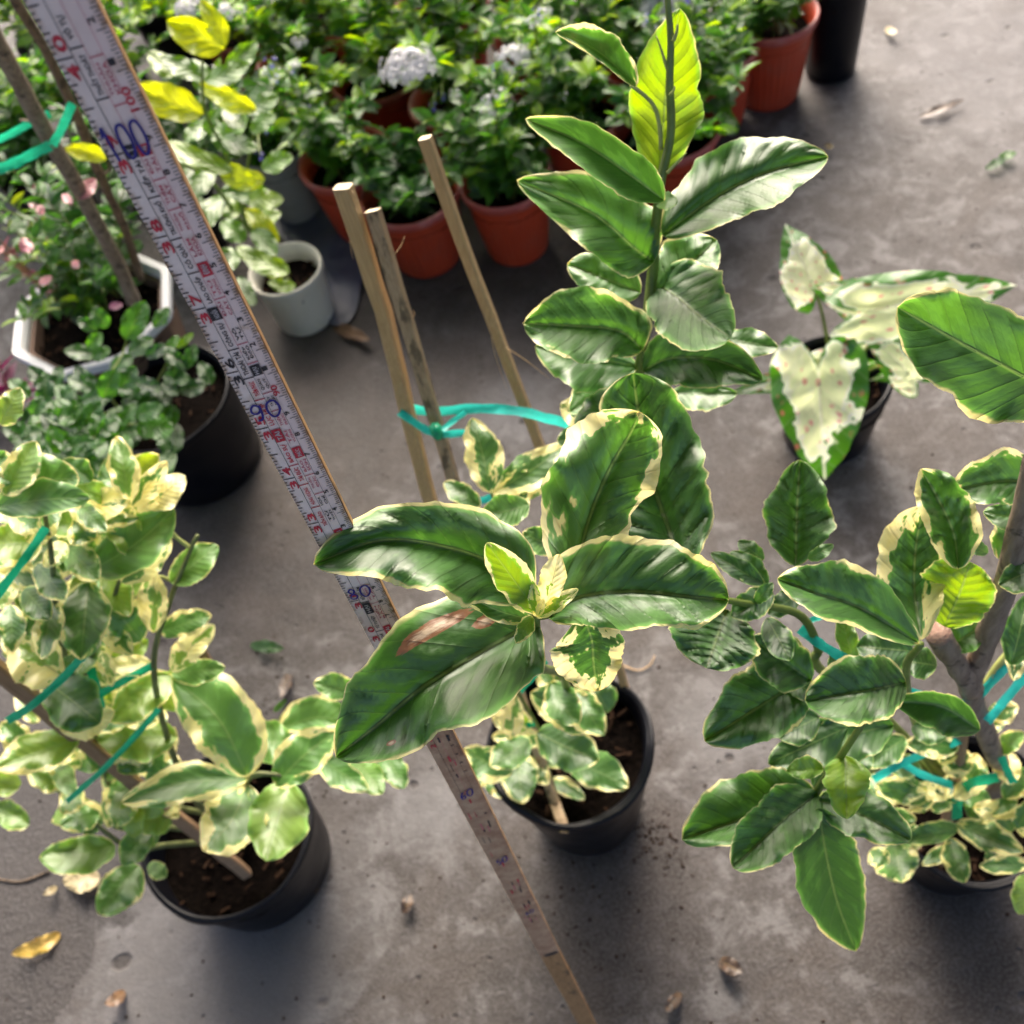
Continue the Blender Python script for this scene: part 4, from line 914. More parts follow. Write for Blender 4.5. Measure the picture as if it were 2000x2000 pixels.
L(RP, 2050, 1100, .50, 1950, 1142, .49, 40, 34, cream=.06, tone=.2)
L(RP, 1950, 1092, .53, 2010, 990, .52, 40, 38, cream=.10, tone=.42)
L(RP, 1846, 1268, .58, 1930, 1216, .57, 40, 30, cream=.03, tone=.28)
leaf(RP, [(1770, 1332, .515), (1700, 1348, .50), (1572, 1368, .495)], 62, 74, .012, .012, cream=.06, tone=.12, q=.50, p=.98, **G)
leaf(RP, [(1914, 1426, .56), (1840, 1380, .545), (1744, 1368, .54)], 48, 28, .01, .02, cream=.04, tone=.12, q=.6, **G)
leaf(RP, [(1582, 1318, .545), (1500, 1370, .53), (1376, 1448, .525)], 72, 82, .008, .012, cream=.05, tone=.22, q=.55, p=.92, **G)
L(RP, 1585, 1330, .54, 1466, 1246, .525, 52, 50, cream=.05, tone=.12, q=.55, ns=40)
leaf(RP, [(1596, 1552, .565), (1480, 1590, .555), (1332, 1640, .55)], 52, 88, .010, .012, cream=.05, tone=.34, q=.55, **G)
leaf(RP, [(1598, 1548, .555), (1520, 1610, .54), (1432, 1696, .535)], 64, 62, .010, .014, cream=.05, tone=.22, q=.55, **G)
leaf(RP, [(1600, 1578, .555), (1611, 1655, .562), (1635, 1760, .585), (1672, 1858, .605)], 62, 66, .008, .006, cream=.04, tone=.20, q=.62, p=.9, quilt=.7, label='dark leaf hanging lowest over the concrete', lev=-0.2, **G)
L(RP, 1598, 1562, .55, 1780, 1640, .54, 52, 46, cream=.04, tone=.15, q=.55, bow=6, ns=40)
leaf(RP, [(1650, 1476, .515), (1652, 1530, .505), (1654, 1600, .505)], 46, 44, .006, .006, cream=.02, tone=.82, q=.6, label='small pale lime leaf on the low branch', lev=0.6, **G)
L(RP, 1609, 1502, .515, 1536, 1506, .51, 18, 26, cream=.06, tone=.66, q=.6)
L(RP, 1420, 1190, .525, 1380, 1305, .51, 84, 98, cream=.05, tone=.14, q=.45, p=1.0, quilt=1.3, ns=40)
r_ = [(1655, 1420, .60, 1500, 1492, .59, 50, 44, .03, .14, 0), (1745, 1415, .62, 1585, 1455, .60, 52, 56, .02, .18, 0), (1660, 1440, .61, 1590, 1540, .60, 42, 40, .03, .2, 0), (1770, 1440, .75, 1688, 1496, .73, 30, 28, .08, .3, 0), (1874, 1460, .80, 1768, 1452, .78, 26, 28, .25, .3, 0),
      (1500, 1142, .55, 1426, 1078, .54, 26, 26, .03, .34, 0), (1492, 1142, .545, 1388, 1080, .535, 20, 22, .03, .12, 0), (1492, 1094, .56, 1442, 1056, .55, 20, 18, .03, .25, 0), (1512, 1160, .53, 1428, 1204, .52, 28, 34, .05, .14, 0), (1498, 1206, .53, 1544, 1290, .52, 26, 30, .04, .06, 0),
      (1474, 1178, .525, 1510, 1138, .515, 15, 15, .04, .25, 0), (1578, 1092, .54, 1628, 1064, .53, 12, 14, .03, .3, 0), (1668, 1292, .56, 1640, 1196, .55, 22, 22, .05, .6, 0), (1784, 1272, .545, 1672, 1262, .535, 50, 40, .03, .08, 0), (1690, 1330, .57, 1620, 1280, .56, 40, 36, .04, .2, 0),
      (1520, 1240, .545, 1570, 1290, .54, 22, 24, .06, .2, 0), (1560, 1330, .56, 1500, 1400, .55, 36, 36, .05, .2, 0), (1600, 1400, .58, 1520, 1440, .57, 36, 36, .04, .12, 0), (1560, 1160, .56, 1500, 1200, .55, 24, 26, .03, .1, 0), (1640, 1130, .56, 1600, 1180, .55, 22, 22, .03, .16, 0),
      (1500, 1280, .55, 1600, 1370, .54, 26, 30, .05, .3, 0), (1700, 1290, .58, 1760, 1330, .57, 34, 34, .03, .1, 0), (1830, 1300, .6, 1760, 1290, .59, 30, 36, .03, .1, 0), (1700, 1460, .66, 1640, 1520, .65, 30, 34, .04, .16, 0),
      # low leaves about the pot
      (1745, 1645, .86, 1764, 1724, .84, 40, 44, .16, .3, 0), (1872, 1616, .86, 1762, 1642, .84, 20, 26, .06, .28, 0), (1854, 1636, .88, 1886, 1724, .86, 26, 28, .14, .25, 0), (1866, 1608, .87, 2000, 1664, .85, 30, 28, .22, .28, 0), (2015, 1688, .84, 1912, 1692, .82, 18, 20, .2, .3, 0),
      (2025, 1705, .82, 1990, 1786, .80, 30, 34, .05, .75, 0), (1810, 1565, .85, 1712, 1532, .83, 22, 24, .12, .3, 0), (1830, 1540, .86, 1752, 1560, .85, 22, 24, .25, .2, 0), (1800, 1500, .84, 1730, 1500, .83, 20, 22, .06, .3, 0), (1900, 1500, .84, 1830, 1480, .82, 20, 22, .2, .3, 0),
      (1960, 1560, .86, 2010, 1500, .84, 24, 24, .14, .4, 0), (1985, 1620, .85, 2020, 1560, .84, 22, 22, .1, .3, 0), (1790, 1600, .88, 1720, 1600, .87, 18, 22, .35, .3, 0), (1880, 1560, .88, 1810, 1530, .86, 20, 20, .06, .25, 0), (1950, 1470, .82, 2000, 1430, .80, 22, 20, .08, .55, 0),
      (1930, 1400, .78, 1990, 1380, .76, 24, 24, .4, .3, 0), (1900, 1430, .78, 1965, 1410, .77, 16, 18, .5, .3, 0), (1990, 1240, .62, 1980, 1330, .61, 26, 22, .4, .3, 0), (1930, 1080, .54, 1890, 1060, .53, 14, 14, .02, .2, 0), (1975, 1300, .62, 2010, 1160, .60, 34, 40, .03, .06, 0), (1780, 1420, .72, 1850, 1440, .71, 22, 24, .04, .2, 0),
      (1870, 1650, .88, 1800, 1690, .87, 16, 18, .1, .2, 0), (1700, 1660, .86, 1735, 1690, .85, 22, 22, .2, .3, 0), (1960, 1640, .86, 1930, 1700, .85, 22, 22, .1, .3, 0)]
for i, a in enumerate(r_): L(RP, *a[:8], cream=a[8], tone=a[9], bow=a[10], **(dict(ns=34, nv=6, quilt=.4) if i < 24 else W_))
rq = random.Random(29)
for i in range(34):       # low leaves crowding the right pot
    px, py = rq.uniform(1700, 2010), rq.uniform(1420, 1660); z = .80 + (py - 1420) * .00035 + rq.uniform(0, .04)
    an = rq.random() * 6.28; ln = rq.uniform(60, 105)
    if px + math.cos(an) * ln < 1690 or abs(px - 1850) < 40 and py > 1590: continue
    L(RP, px, py, z, px + math.cos(an) * ln, py + math.sin(an) * ln * .7, z - .01, ln * rq.uniform(.22, .32), cream=rq.choice([.03, .1, .2, .4, .8]), tone=rq.uniform(.1, .5), **W_)
stake([(1892, 1395, .76), (1876, 1447, .80), (1856, 1572, .90), (1836, 1684, .945)], .0098, .009, 'stake_brown', 'grey-brown stake standing in the right pot below the forked trunk')
for pts, w_, mt, lb in [
    ([(1568, 1218, .56), (1600, 1206, .56), (1630, 1196, .57)], .0045, 'ribbon_cyan', 'short turquoise ribbon by the twigs left of the right plant'),
    ([(1562, 1228, .56), (1600, 1256, .555), (1655, 1290, .55)], .0075, 'ribbon_cyan', 'turquoise ribbon running into the dark round leaf of the right plant'),
    ([(1770, 1350, .60), (1830, 1364, .62), (1886, 1374, .665)], .0065, 'ribbon_cyan', 'turquoise ribbon tied to the trunk under the sawn stub'),
    ([(1706, 1522, .80), (1780, 1482, .80), (1876, 1446, .79)], .0080, 'ribbon_cyan', 'turquoise ribbon rising to the grey-brown stake'),
    ([(1748, 1480, .80), (1800, 1512, .81), (1860, 1534, .84)], .0085, 'ribbon_cyan', 'turquoise ribbon sinking to the grey-brown stake'),
    ([(1868, 1600, .88), (1872, 1560, .86), (1895, 1532, .84), (1950, 1518, .82)], .0110, 'ribbon', 'bent green ribbon at the foot of the grey-brown stake'),
    ([(1912, 1360, .66), (1950, 1318, .65), (1995, 1280, .64)], .0070, 'ribbon_cyan', 'upper turquoise ribbon between trunk and right edge'),
    ([(1928, 1410, .70), (1960, 1370, .69), (2010, 1310, .68)], .0080, 'ribbon_cyan', 'lower turquoise ribbon between trunk and right edge'),
    ([(1950, 1238, .62), (1962, 1232, .62), (1978, 1222, .62)], .012, 'ribbon_cyan', 'small turquoise ribbon right of the trunk'),
    ([(1955, 1478, .80), (1968, 1505, .80), (1980, 1530, .80)], .008, 'ribbon', 'short green ribbon right of the soil in the right pot')]:
    ribbon(pts, w_, mt, lb)

# ================================================================== caladium
c3, z3 = base_of(1630, 738, .115)
CA = thing('potted_caladium', c3, 'caladium with pale arrow-shaped leaves edged green, in a small black pot', 'potted plant')
bag_pot(CA, c3, 108 * z3 / FPX, .115, seed=12.0, lip=.002, soil_drop=.035, taper=.80, chips=60)
S3 = c3 + Vector((0, 0, .08))
hl = [(1600, 752, 1.17, 1612, 952, 1.20, 92, .6, .02), (1584, 548, 1.22, 1534, 438, 1.21, 54, .75, .0), (1712, 598, 1.16, 1592, 562, 1.16, 50, .7, .0), (1735, 600, 1.12, 1996, 556, 1.08, 66, .62, .0),
      (1772, 628, 1.18, 1676, 652, 1.18, 34, .9, .0), (1776, 728, 1.19, 1700, 654, 1.17, 40, .7, .0), (1800, 715, 1.2, 1716, 738, 1.2, 26, .9, .0), (1628, 712, 1.21, 1444, 764, 1.18, 36, .55, .0)]
for (bx, by, bz, tx, ty, tz, hw, tn, fd) in hl:
    lf = heart(CA, bx, by, bz, tx, ty, tz, hw, tone=tn, drop=.010, fold=fd)
    B = at(bx, by, bz); m_ = S3.lerp(B, .55) + Vector((0, 0, .03))
    tube('leaf_stalk', [S3 + Vector((random.uniform(-.008, .008), random.uniform(-.008, .008), 0)), m_, B], .0026, .0016, MAT['petiole_red'] if bx % 4 else MAT['petiole'], lf, n=12, k=6)
leaf(CA, [(1632, 712, 1.2), (1650, 670, 1.17), (1676, 630, 1.14)], 12, 13, cream=.0, tone=.35, mat='lemon_low', ns=20, nv=4)
twig(CA, [(1640, 740, 1.22), (1634, 722, 1.21), (1632, 712, 1.2)], .002, .0015, 'petiole_red')
# ================================================================== the pots and plants behind
UL = {m_: [unit_mesh('leaf_blade', m_, wd, cup, bd, i) for i, (wd, cup, bd) in enumerate([(.20, .5, .15), (.24, .25, .35), (.17, .6, .05), (.27, .3, .25)])] for m_ in ('bush', 'lime', 'pink', 'magenta')}
ULG = [unit_leaf(wd, cup, bd, i, ns=5, nv=1) for i, (wd, cup, bd) in enumerate([(.20, .5, .15), (.24, .25, .35), (.17, .6, .05), (.27, .3, .25)])]
def bush(parent, S, rnd, stems=12, height=.24, spread=.12, leaves=300, size=(.022, .036), singles=90, mat='bush', tone=(.1, .9), stem_mat='petiole', upright=.5):
    Ls = []
    for k in range(stems):
        a = rnd.random() * 6.283; rr = spread * math.sqrt(rnd.random()) * 1.05; h = height * rnd.uniform(.55, 1.05) * (1 - .35 * (rr / spread) ** 2)
        e = S + Vector((math.cos(a) * rr, math.sin(a) * rr, h)); b = S + Vector((math.cos(a) * .015, math.sin(a) * .015, 0))
        m_ = b.lerp(e, .5) + Vector((-math.cos(a) * rr * .18, -math.sin(a) * rr * .18, h * .08))
        path = crv([b, m_, e], 10)
        tube('stem', [b, m_, e], .0018, .0010, MAT[stem_mat], parent, n=8, k=5)
        for i in range(leaves // stems):
            f = .22 + .78 * rnd.random() ** .75; p_ = path[min(9, int(f * 10))].lerp(path[min(10, int(f * 10) + 1)], rnd.random())
            an = rnd.random() * 6.283; d = Vector((math.cos(an), math.sin(an), rnd.uniform(-.25, .25) + upright * f)).normalized()
            Ls.append((p_, d, rnd.uniform(*size) * (1 - .3 * f), rnd.uniform(-.9, .9), rnd.uniform(*tone) ** 1.2 * (.55 + .7 * f)))  # higher leaves get a lighter tone: backlight painted into their colour
    def vis(l): return -(l[0] - CAM).length + rnd.random() * .08 + l[0].z * .5
    Ls.sort(key=vis, reverse=True)
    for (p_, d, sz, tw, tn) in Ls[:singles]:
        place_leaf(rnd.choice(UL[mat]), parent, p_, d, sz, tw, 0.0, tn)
    V, F, UV, E, T = [], [], [], [], []
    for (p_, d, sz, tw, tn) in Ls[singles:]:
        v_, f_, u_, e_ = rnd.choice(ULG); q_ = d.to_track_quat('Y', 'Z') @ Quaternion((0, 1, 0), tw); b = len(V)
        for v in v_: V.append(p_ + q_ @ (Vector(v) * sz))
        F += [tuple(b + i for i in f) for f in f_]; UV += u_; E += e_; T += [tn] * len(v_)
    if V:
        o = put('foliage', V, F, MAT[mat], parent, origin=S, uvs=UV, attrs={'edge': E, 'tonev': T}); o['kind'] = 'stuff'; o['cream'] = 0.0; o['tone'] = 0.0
    return Ls
def flower_head(parent, p_, r, rnd, mat='petal', nfl=34):
    V, F = [], []
    for i in range(nfl):
        a = i * 2.39996; f = math.sqrt((i + .5) / nfl); n_ = Vector((math.cos(a) * f, math.sin(a) * f, math.sqrt(max(.05, 1.15 - f * f)) * .8)).normalized()
        c = p_ + Vector((n_.x * r, n_.y * r, n_.z * r * .6)); t1 = n_.orthogonal().normalized(); t2 = n_.cross(t1); s = min(.0075, r * rnd.uniform(.22, .34)); c += Vector((rnd.uniform(-1, 1), rnd.uniform(-1, 1), rnd.uniform(-1.4, .6))) * r * .16; ph = rnd.random() * 6
        for q_ in range(5):
            an = ph + q_ * 1.2566; d = t1 * math.cos(an) + t2 * math.sin(an); e = n_.cross(d); b = len(V); dr = rnd.uniform(-.15, .35)
            V += [c, c + d * s * .55 + e * s * .30 + n_ * s * .12, c + d * s + e * s * .18 - n_ * s * dr, c + d * s - e * s * .18 - n_ * s * dr, c + d * s * .55 - e * s * .30 + n_ * s * .12]
            F.append((b, b + 1, b + 2, b + 3, b + 4))
    o = put('flower_head', V, F, MAT[mat], parent, origin=p_, smooth=False)
    return o
GRP = 'bushy flowering plants in pots at the back'
rows = [ # rim px, py, radius px, height m, kind, label
 (800, 372, 101, .135, 'red', 'dark-leaved bush in a ribbed red pot behind the stakes', dict(height=.15, spread=.085, leaves=240, size=(.03, .05), tone=(.05, .45), stems=9)),
 (672, 306, 94, .14, 'red', 'small bush in the red pot left of the ribbed pot behind the stakes', dict(height=.22, spread=.085, leaves=200, tone=(.1, .8), stems=8)),
 (985, 345, 92, .14, 'red', 'bush in a red pot right of the stakes, below a white flower', dict(height=.20, spread=.10, leaves=300, tone=(.1, .7))),
 (1300, 246, 108, .14, 'red', 'bush in a red pot behind the tall shoot', dict(height=.2, spread=.11, leaves=280, tone=(.1, .7))),
 (1508, 24, 90, .15, 'red', 'bush in a red pot standing apart at the top right', dict(height=.2, spread=.09, leaves=260, tone=(.1, .8))),
 (535, 276, 78, .14, 'grey', 'bush with small violet flowers in a grey pot behind the white pot', dict(height=.2, spread=.09, leaves=260, tone=(.1, .8))),
 (1135, 210, 96, .14, 'red', 'bush with white blossoms in the row behind, left of the bright top leaf', dict(height=.2, spread=.11, leaves=320, tone=(.1, .8))),
 (890, 190, 96, .14, 'red', 'bush carrying the large white flower head', dict(height=.24, spread=.12, leaves=340, tone=(.1, .9))),
 (735, 140, 96, .14, 'red', 'bush with lime shoots left of the large white flower head', dict(height=.24, spread=.12, leaves=340, tone=(.3, 1.0))),
 (590, 120, 96, .14, 'red', 'lush green bush at the back, right of the yellow leaves', dict(height=.23, spread=.12, leaves=340, tone=(.2, 1.0))),
 (1050, 55, 96, .14, 'red', 'bush in the hindmost row, above the white blossoms', dict(height=.22, spread=.12, leaves=320, tone=(.1, .9))),
 (1260, 70, 96, .14, 'red', 'bush with a white flower head touching the top edge', dict(height=.2, spread=.12, leaves=300, tone=(.1, .7))),
 (860, 10, 96, .14, 'red', 'bush in the hindmost row, top centre', dict(height=.22, spread=.12, leaves=300, tone=(.2, 1.0))),
 (660, -10, 96, .14, 'red', 'bush with violet flowers near the top edge', dict(height=.22, spread=.13, leaves=320, tone=(.3, 1.0))),
 (470, 40, 96, .14, 'red', 'bush behind the big yellow leaves', dict(height=.22, spread=.13, leaves=320, tone=(.3, 1.0))),
 (330, -20, 96, .14, 'black', 'bush at the top edge beside the measuring stick', dict(height=.22, spread=.14, leaves=320, tone=(.2, .9))),
 (1400, 90, 80, .14, 'red', 'bush between the bright top leaf and the red pot at the top right', dict(height=.2, spread=.10, leaves=260, tone=(.1, .8))),
 (120, 60, 100, .14, 'black', 'yellow-green bush in the top left corner', dict(height=.34, spread=.16, leaves=340, tone=(.4, 1.0), size=(.03, .055))),
 (-60, 160, 100, .14, 'black', 'bush at the left edge behind the brown stem', dict(height=.36, spread=.15, leaves=300, tone=(.1, .8), size=(.03, .05))),
 (70, 330, 80, .12, 'black', 'leafy bush behind the planter at the left edge', dict(height=.28, spread=.13, leaves=260, tone=(.1, .7), size=(.03, .05))),
 (330, 370, 80, .12, 'black', 'dark bush under the measuring stick, between planter and yellow leaves', dict(height=.16, spread=.12, leaves=220, tone=(.0, .4), size=(.03, .05))),
 (210, 190, 90, .12, 'black', 'bush under the top part of the measuring stick', dict(height=.2, spread=.13, leaves=260, tone=(.2, .9), size=(.03, .05))),
 (1030, -110, 96, .14, 'red', 'bush cut by the top edge, right of the top centre', dict(height=.22, spread=.13, leaves=240, tone=(.0, .7))),
 (800, -140, 96, .14, 'red', 'bush cut by the top edge, left of the top centre', dict(height=.22, spread=.13, leaves=240, tone=(.2, .8))),
 (560, -150, 96, .14, 'red', 'bush cut by the top edge, behind the violet flowers', dict(height=.22, spread=.14, leaves=240, tone=(.2, .9))),
 (300, -170, 96, .14, 'black', 'hindmost bush by the top of the measuring stick', dict(height=.24, spread=.15, leaves=240, tone=(.2, .9))),
]
BUSH = []
for i, (px, py, rp_, h, kind, lb, kw) in enumerate(rows):
    b, z = base_of(px, py, h); rnd = random.Random(100 + i)
    t = thing('potted_bush', b, lb, 'potted plant', GRP); r = rp_ * z / FPX
    if kind == 'red': red_pot(t, b, r, h, ribs=34 if i in (0, 2, 4) else 0, seed=i)
    elif kind == 'grey': red_pot(t, b, r, h, 'pot_grey', 'pot_grey', 0, seed=i)
    else: bag_pot(t, b, r, h, seed=i * 3.1, chips=0)
    k_ = (.95, 1.05, 1.05, 1.15, 1.05, 1.05)[i] if i < 6 else 1.42
    kw['height'] *= k_; kw['spread'] *= k_; kw['leaves'] = int(kw['leaves'] * (2.3 if i else 1.3)); kw['stems'] = kw.get('stems', 12) + 5; kw.setdefault('size', (.026, .050))
    Ls = bush(t, b + Vector((0, 0, h - .04)), rnd, singles=100 if py > -60 else 40, **kw)
    BUSH.append((t, b, h, Ls))
rf = random.Random(5)
def head_at(px, py, z, r, k, mat='petal', nfl=34):
    p_ = at(px, py, z); t, b, h, _ = BUSH[k]
    o = flower_head(t, p_, r, rf, mat, nfl)
    tube('flower_stem', [b + Vector((0, 0, h)), (b + Vector((0, 0, h))).lerp(p_, .6) + Vector((0, 0, .03)), p_ - Vector((0, 0, r * .3))], .0016, .001, MAT['petiole'], o, n=8, k=5)
head_at(798, 136, 1.40, .037, 7, nfl=80); head_at(1003, 116, 1.44, .026, 6); head_at(1085, 128, 1.47, .016, 6, nfl=14); head_at(1020, 168, 1.46, .010, 6, nfl=6); head_at(1064, 108, 1.47, .010, 6, nfl=6)
head_at(1310, 12, 1.50, .044, 11, nfl=90); head_at(1276, 25, 1.5, .02, 11, nfl=24); head_at(370, 20, 1.38, .022, 15, nfl=20); head_at(440, 30, 1.42, .02, 14, nfl=14); head_at(1350, 40, 1.52, .018, 11, nfl=20); head_at(1100, 190, 1.44, .009, 6, nfl=4); head_at(1072, 160, 1.46, .009, 6, nfl=5)
for (px, py, k) in [(730, 20, 13), (692, 25, 13), (668, 62, 13), (845, 208, 7), (508, 305, 5), (520, 256, 5), (505, 60, 14), (600, 215, 5), (862, 190, 7)]:
    head_at(px, py, proj(BUSH[k][1])[2] - .30, .010, k, 'petal_blue', 3)
for k, (t, b_, h_, Ls_) in enumerate(BUSH):       # single small blossoms among the leaves
    if k in (0, 19, 20, 21, 24): continue
    top = sorted(Ls_, key=lambda l: l[0].z + rf.random() * .05, reverse=True)[:5]
    for q_, l in enumerate(top):
        if rf.random() < .75:
            p_ = l[0] + Vector((rf.uniform(-.02, .02), rf.uniform(-.03, .0), .018)); blue = rf.random() < .3
            o = flower_head(t, p_, rf.uniform(.008, .014), rf, 'petal_blue' if blue else 'petal', 3 if blue else rf.choice([4, 6, 10]))
            tube('flower_stem', [l[0] - Vector((0, 0, .03)), l[0], p_], .0012, .0008, MAT['petiole'], o, n=4, k=4)
# overhanging shoots of the bush right of the tall shoot
t = BUSH[3][0]; r3 = random.Random(77)
for k in range(26):
    px, py = r3.uniform(1370, 1440), r3.uniform(60, 250); z = 1.50 + r3.uniform(-.04, .04); an = r3.random() * 6.28; sz = r3.uniform(16, 26)
    L(t, px, py, z, px + math.cos(an) * sz * 1.6, py + math.sin(an) * sz * 1.6, z + r3.uniform(-.01, .01), sz * .42, cream=0, tone=r3.uniform(.1, .6), mat='bush', ns=10, nv=3)
L(t, 1412, 232, 1.5, 1440, 262, 1.5, 18, cream=0, tone=.15, mat='bush', ns=10, nv=3); L(t, 1410, 200, 1.5, 1445, 178, 1.5, 9, cream=0, tone=.2, mat='bush', ns=10, nv=3); L(t, 1425, 122, 1.5, 1452, 110, 1.5, 10, cream=0, tone=.2, mat='bush', ns=10, nv=3)
tube('stem', [BUSH[3][1] + Vector((.02, 0, .13)), at(1408, 190, 1.5), at(1405, 120, 1.5), at(1395, 60, 1.5)], .0022, .0012, MAT['petiole'], t, n=12, k=5)

# black pot at the top right corner
b, z = base_of(1640, -38, .16); t = thing('plant_pot', b, 'plain black pot cut by the top edge, right of the red pots', 'pot'); bag_pot(t, b, 58 * z / FPX * 1.0, .16, seed=31, lip=.001, taper=.88)

# white pot with the lime-leaved plant
b, z = base_of(556, 524, .105); WP = thing('potted_lime_plant', b, 'plant with big yellow-green leaves growing from a white pot', 'potted plant')
red_pot(WP, b, 74 * z / FPX, .105, 'pot_white', 'pot_white', 0, soil_drop=.032, taper=.80, seed=40, chips=40)
SW = b + Vector((0, 0, .07)); zz = z
for q_ in ([SW, at(500, 470, 1.33), at(470, 400, 1.27), at(440, 300, 1.2), at(400, 215, 1.15), at(395, 120, 1.1)], [SW, at(490, 450, 1.33), at(480, 360, 1.27), at(500, 240, 1.2)], [SW, at(530, 500, 1.36), at(545, 540, 1.33)], [SW, at(470, 430, 1.3), at(380, 330, 1.2), at(215, 310, 1.12)]):
    tube('stem', q_, .003, .0016, MAT['petiole'], WP, n=18, k=6)
ll = [(398, 222, 1.15, 286, 180, 1.12, 30, 34, 1.0), (438, 96, 1.12, 348, 52, 1.1, 40, 26, .95), (440, 92, 1.12, 400, 18, 1.1, 20, 20, .85), (502, 216, 1.17, 412, 172, 1.15, 24, 16, 1.0), (208, 312, 1.12, 142, 294, 1.1, 16, 18, 1.0), (455, 336, 1.2, 348, 288, 1.17, 18, 20, .6), (518, 350, 1.24, 448, 344, 1.22, 22, 22, .9),
      (532, 388, 1.26, 452, 374, 1.24, 22, 24, .3), (478, 408, 1.26, 532, 460, 1.25, 16, 20, .95), (560, 535, 1.34, 520, 525, 1.33, 12, 12, .9), (578, 558, 1.35, 534, 552, 1.34, 13, 13, .6), (566, 532, 1.33, 482, 492, 1.31, 22, 20, .6), (402, 262, 1.18, 424, 220, 1.16, 14, 14, .3), (500, 360, 1.22, 458, 326, 1.2, 14, 14, .8),
      (480, 470, 1.3, 440, 440, 1.28, 20, 20, .5), (470, 500, 1.32, 430, 520, 1.3, 22, 22, .35), (470, 420, 1.28, 420, 400, 1.26, 20, 22, .6), (450, 300, 1.2, 420, 250, 1.18, 22, 20, .4), (430, 270, 1.18, 490, 285, 1.16, 18, 18, .3), (465, 540, 1.33, 492, 585, 1.31, 18, 18, .35), (400, 160, 1.14, 470, 130, 1.12, 20, 20, .35),
      (395, 150, 1.14, 330, 120, 1.12, 22, 18, .3), (420, 330, 1.2, 380, 380, 1.19, 22, 22, .45), (440, 380, 1.25, 400, 440, 1.24, 20, 22, .4), (500, 440, 1.28, 540, 420, 1.27, 14, 16, .6), (410, 240, 1.18, 370, 270, 1.17, 18, 18, .35), (490, 260, 1.2, 530, 230, 1.18, 16, 16, .4), (440, 200, 1.17, 470, 240, 1.16, 18, 18, .25)]
ll += [(430 + dx, 330 + dy, 1.24, 430 + dx + ex, 330 + dy + ey, 1.22, 20, 20, tn) for dx, dy, ex, ey, tn in ((-40, -20, -60, -10, .4), (0, -60, 40, -40, .5), (-30, 60, -50, 30, .35), (60, 120, 40, 40, .5), (20, 160, -40, 40, .3), (80, 0, 50, -20, .5), (-60, -100, -50, -30, .3), (-20, -140, -30, -60, .5), (40, -120, 60, -20, .35), (10, -200, 50, -40, .4), (-90, -180, -40, -40, .6), (50, 60, 60, 0, .6), (-50, 0, -70, 40, .3))]
for a in ll:
    a = list(a); a[3] = a[0] + (a[3] - a[0]) * 1.25; a[4] = a[1] + (a[4] - a[1]) * 1.25; a[6] *= 1.05; a[7] *= 1.05
    L(WP, *a[:8], cream=0.0, tone=a[8], mat='lime', ns=16, nv=4, bow=random.Random(a[0]).uniform(-6, 6))

# eight-sided white-rimmed planter with mixed plants and a tall brown stem
b, z = base_of(178, 604, .19); PL = thing('planter', b, 'eight-sided planter with broad white rim, holding mixed plants at the left', 'planter')
r = 172 * z / FPX; hP = .19
def oct_(rr, z_, a, i): return rr, z_
def ngon(name, prof, mat, parent, rot=.35):
    V, F = [], []
    for (rr, z_) in prof:
        for j in range(8):
            for f in (0, .06, .94):
                a0 = rot + 2 * math.pi * j / 8; a1 = rot + 2 * math.pi * (j + 1) / 8
                p0 = Vector((math.cos(a0), math.sin(a0), 0)); p1 = Vector((math.cos(a1), math.sin(a1), 0)); V.append(b + p0.lerp(p1, f) * rr * (.985 if f == 0 else 1) + Vector((0, 0, z_)))
    k = 24; n_ = len(prof)
    F = [(i * k + j, i * k + (j + 1) % k, (i + 1) * k + (j + 1) % k, (i + 1) * k + j) for i in range(n_ - 1) for j in range(k)]
    return put(name, V, F, mat, parent, origin=b, smooth=False)
bd = ngon('body', [(r * .66, 0), (r * .7, .01), (r * .86, hP * .75), (r * .90, hP - .016), (r * .80, hP - .016), (r * .78, hP - .05)], MAT['planter_brown'], PL)
ngon('rim', [(r * .90, hP - .016), (r * .985, hP - .014), (r * .995, hP - .003), (r * .985, hP), (r * .90, hP - .001), (r * .86, hP - .008), (r * .84, hP - .04)], MAT['planter_white'], bd)
soil(PL, b, r * .85, hP - .035, 90, 60); SP = b + Vector((0, 0, hP - .03))
rnd = random.Random(61)
MXP = thing('mixed_plants', SP, 'low mixed green and pink plants growing in the white-rimmed planter', 'plants')
bush(MXP, SP + Vector((-.005, .02, 0)), rnd, stems=14, height=.16, spread=.10, leaves=280, size=(.02, .042), singles=100, tone=(.1, .8))
bush(MXP, SP + Vector((.03, .06, 0)), rnd, stems=14, height=.27, spread=.15, leaves=330, size=(.026, .046), singles=90, tone=(.0, .5))
bush(MXP, SP + Vector((-.06, .07, 0)), rnd, stems=8, height=.2, spread=.09, leaves=30, size=(.02, .034), singles=30, mat='pink', tone=(.0, .6), stem_mat='petiole_red')
bush(MXP, SP + Vector((.0, .09, 0)), rnd, stems=8, height=.22, spread=.10, leaves=110, size=(.024, .04), singles=80, mat='lime', tone=(.0, .7))
for a in [(150, 386, 1.15, 188, 350, 1.14, 18, .7), (122, 378, 1.15, 142, 400, 1.14, 8, .6), (74, 400, 1.14, 84, 420, 1.14, 9, .8), (140, 520, 1.25, 155, 512, 1.24, 9, .9), (76, 555, 1.25, 102, 540, 1.24, 9, .9), (212, 600, 1.27, 240, 594, 1.26, 8, .3), (60, 470, 1.2, 40, 490, 1.2, 16, .4)]:
    L(MXP, *a[:7], cream=0, tone=a[7], mat='magenta' if a[0] == 212 else 'pink', ns=10, nv=3)
ST = thing('bare_stem', SP + Vector((.05, .02, 0)), 'tall brown woody stem rising from the planter at the left', 'stem')
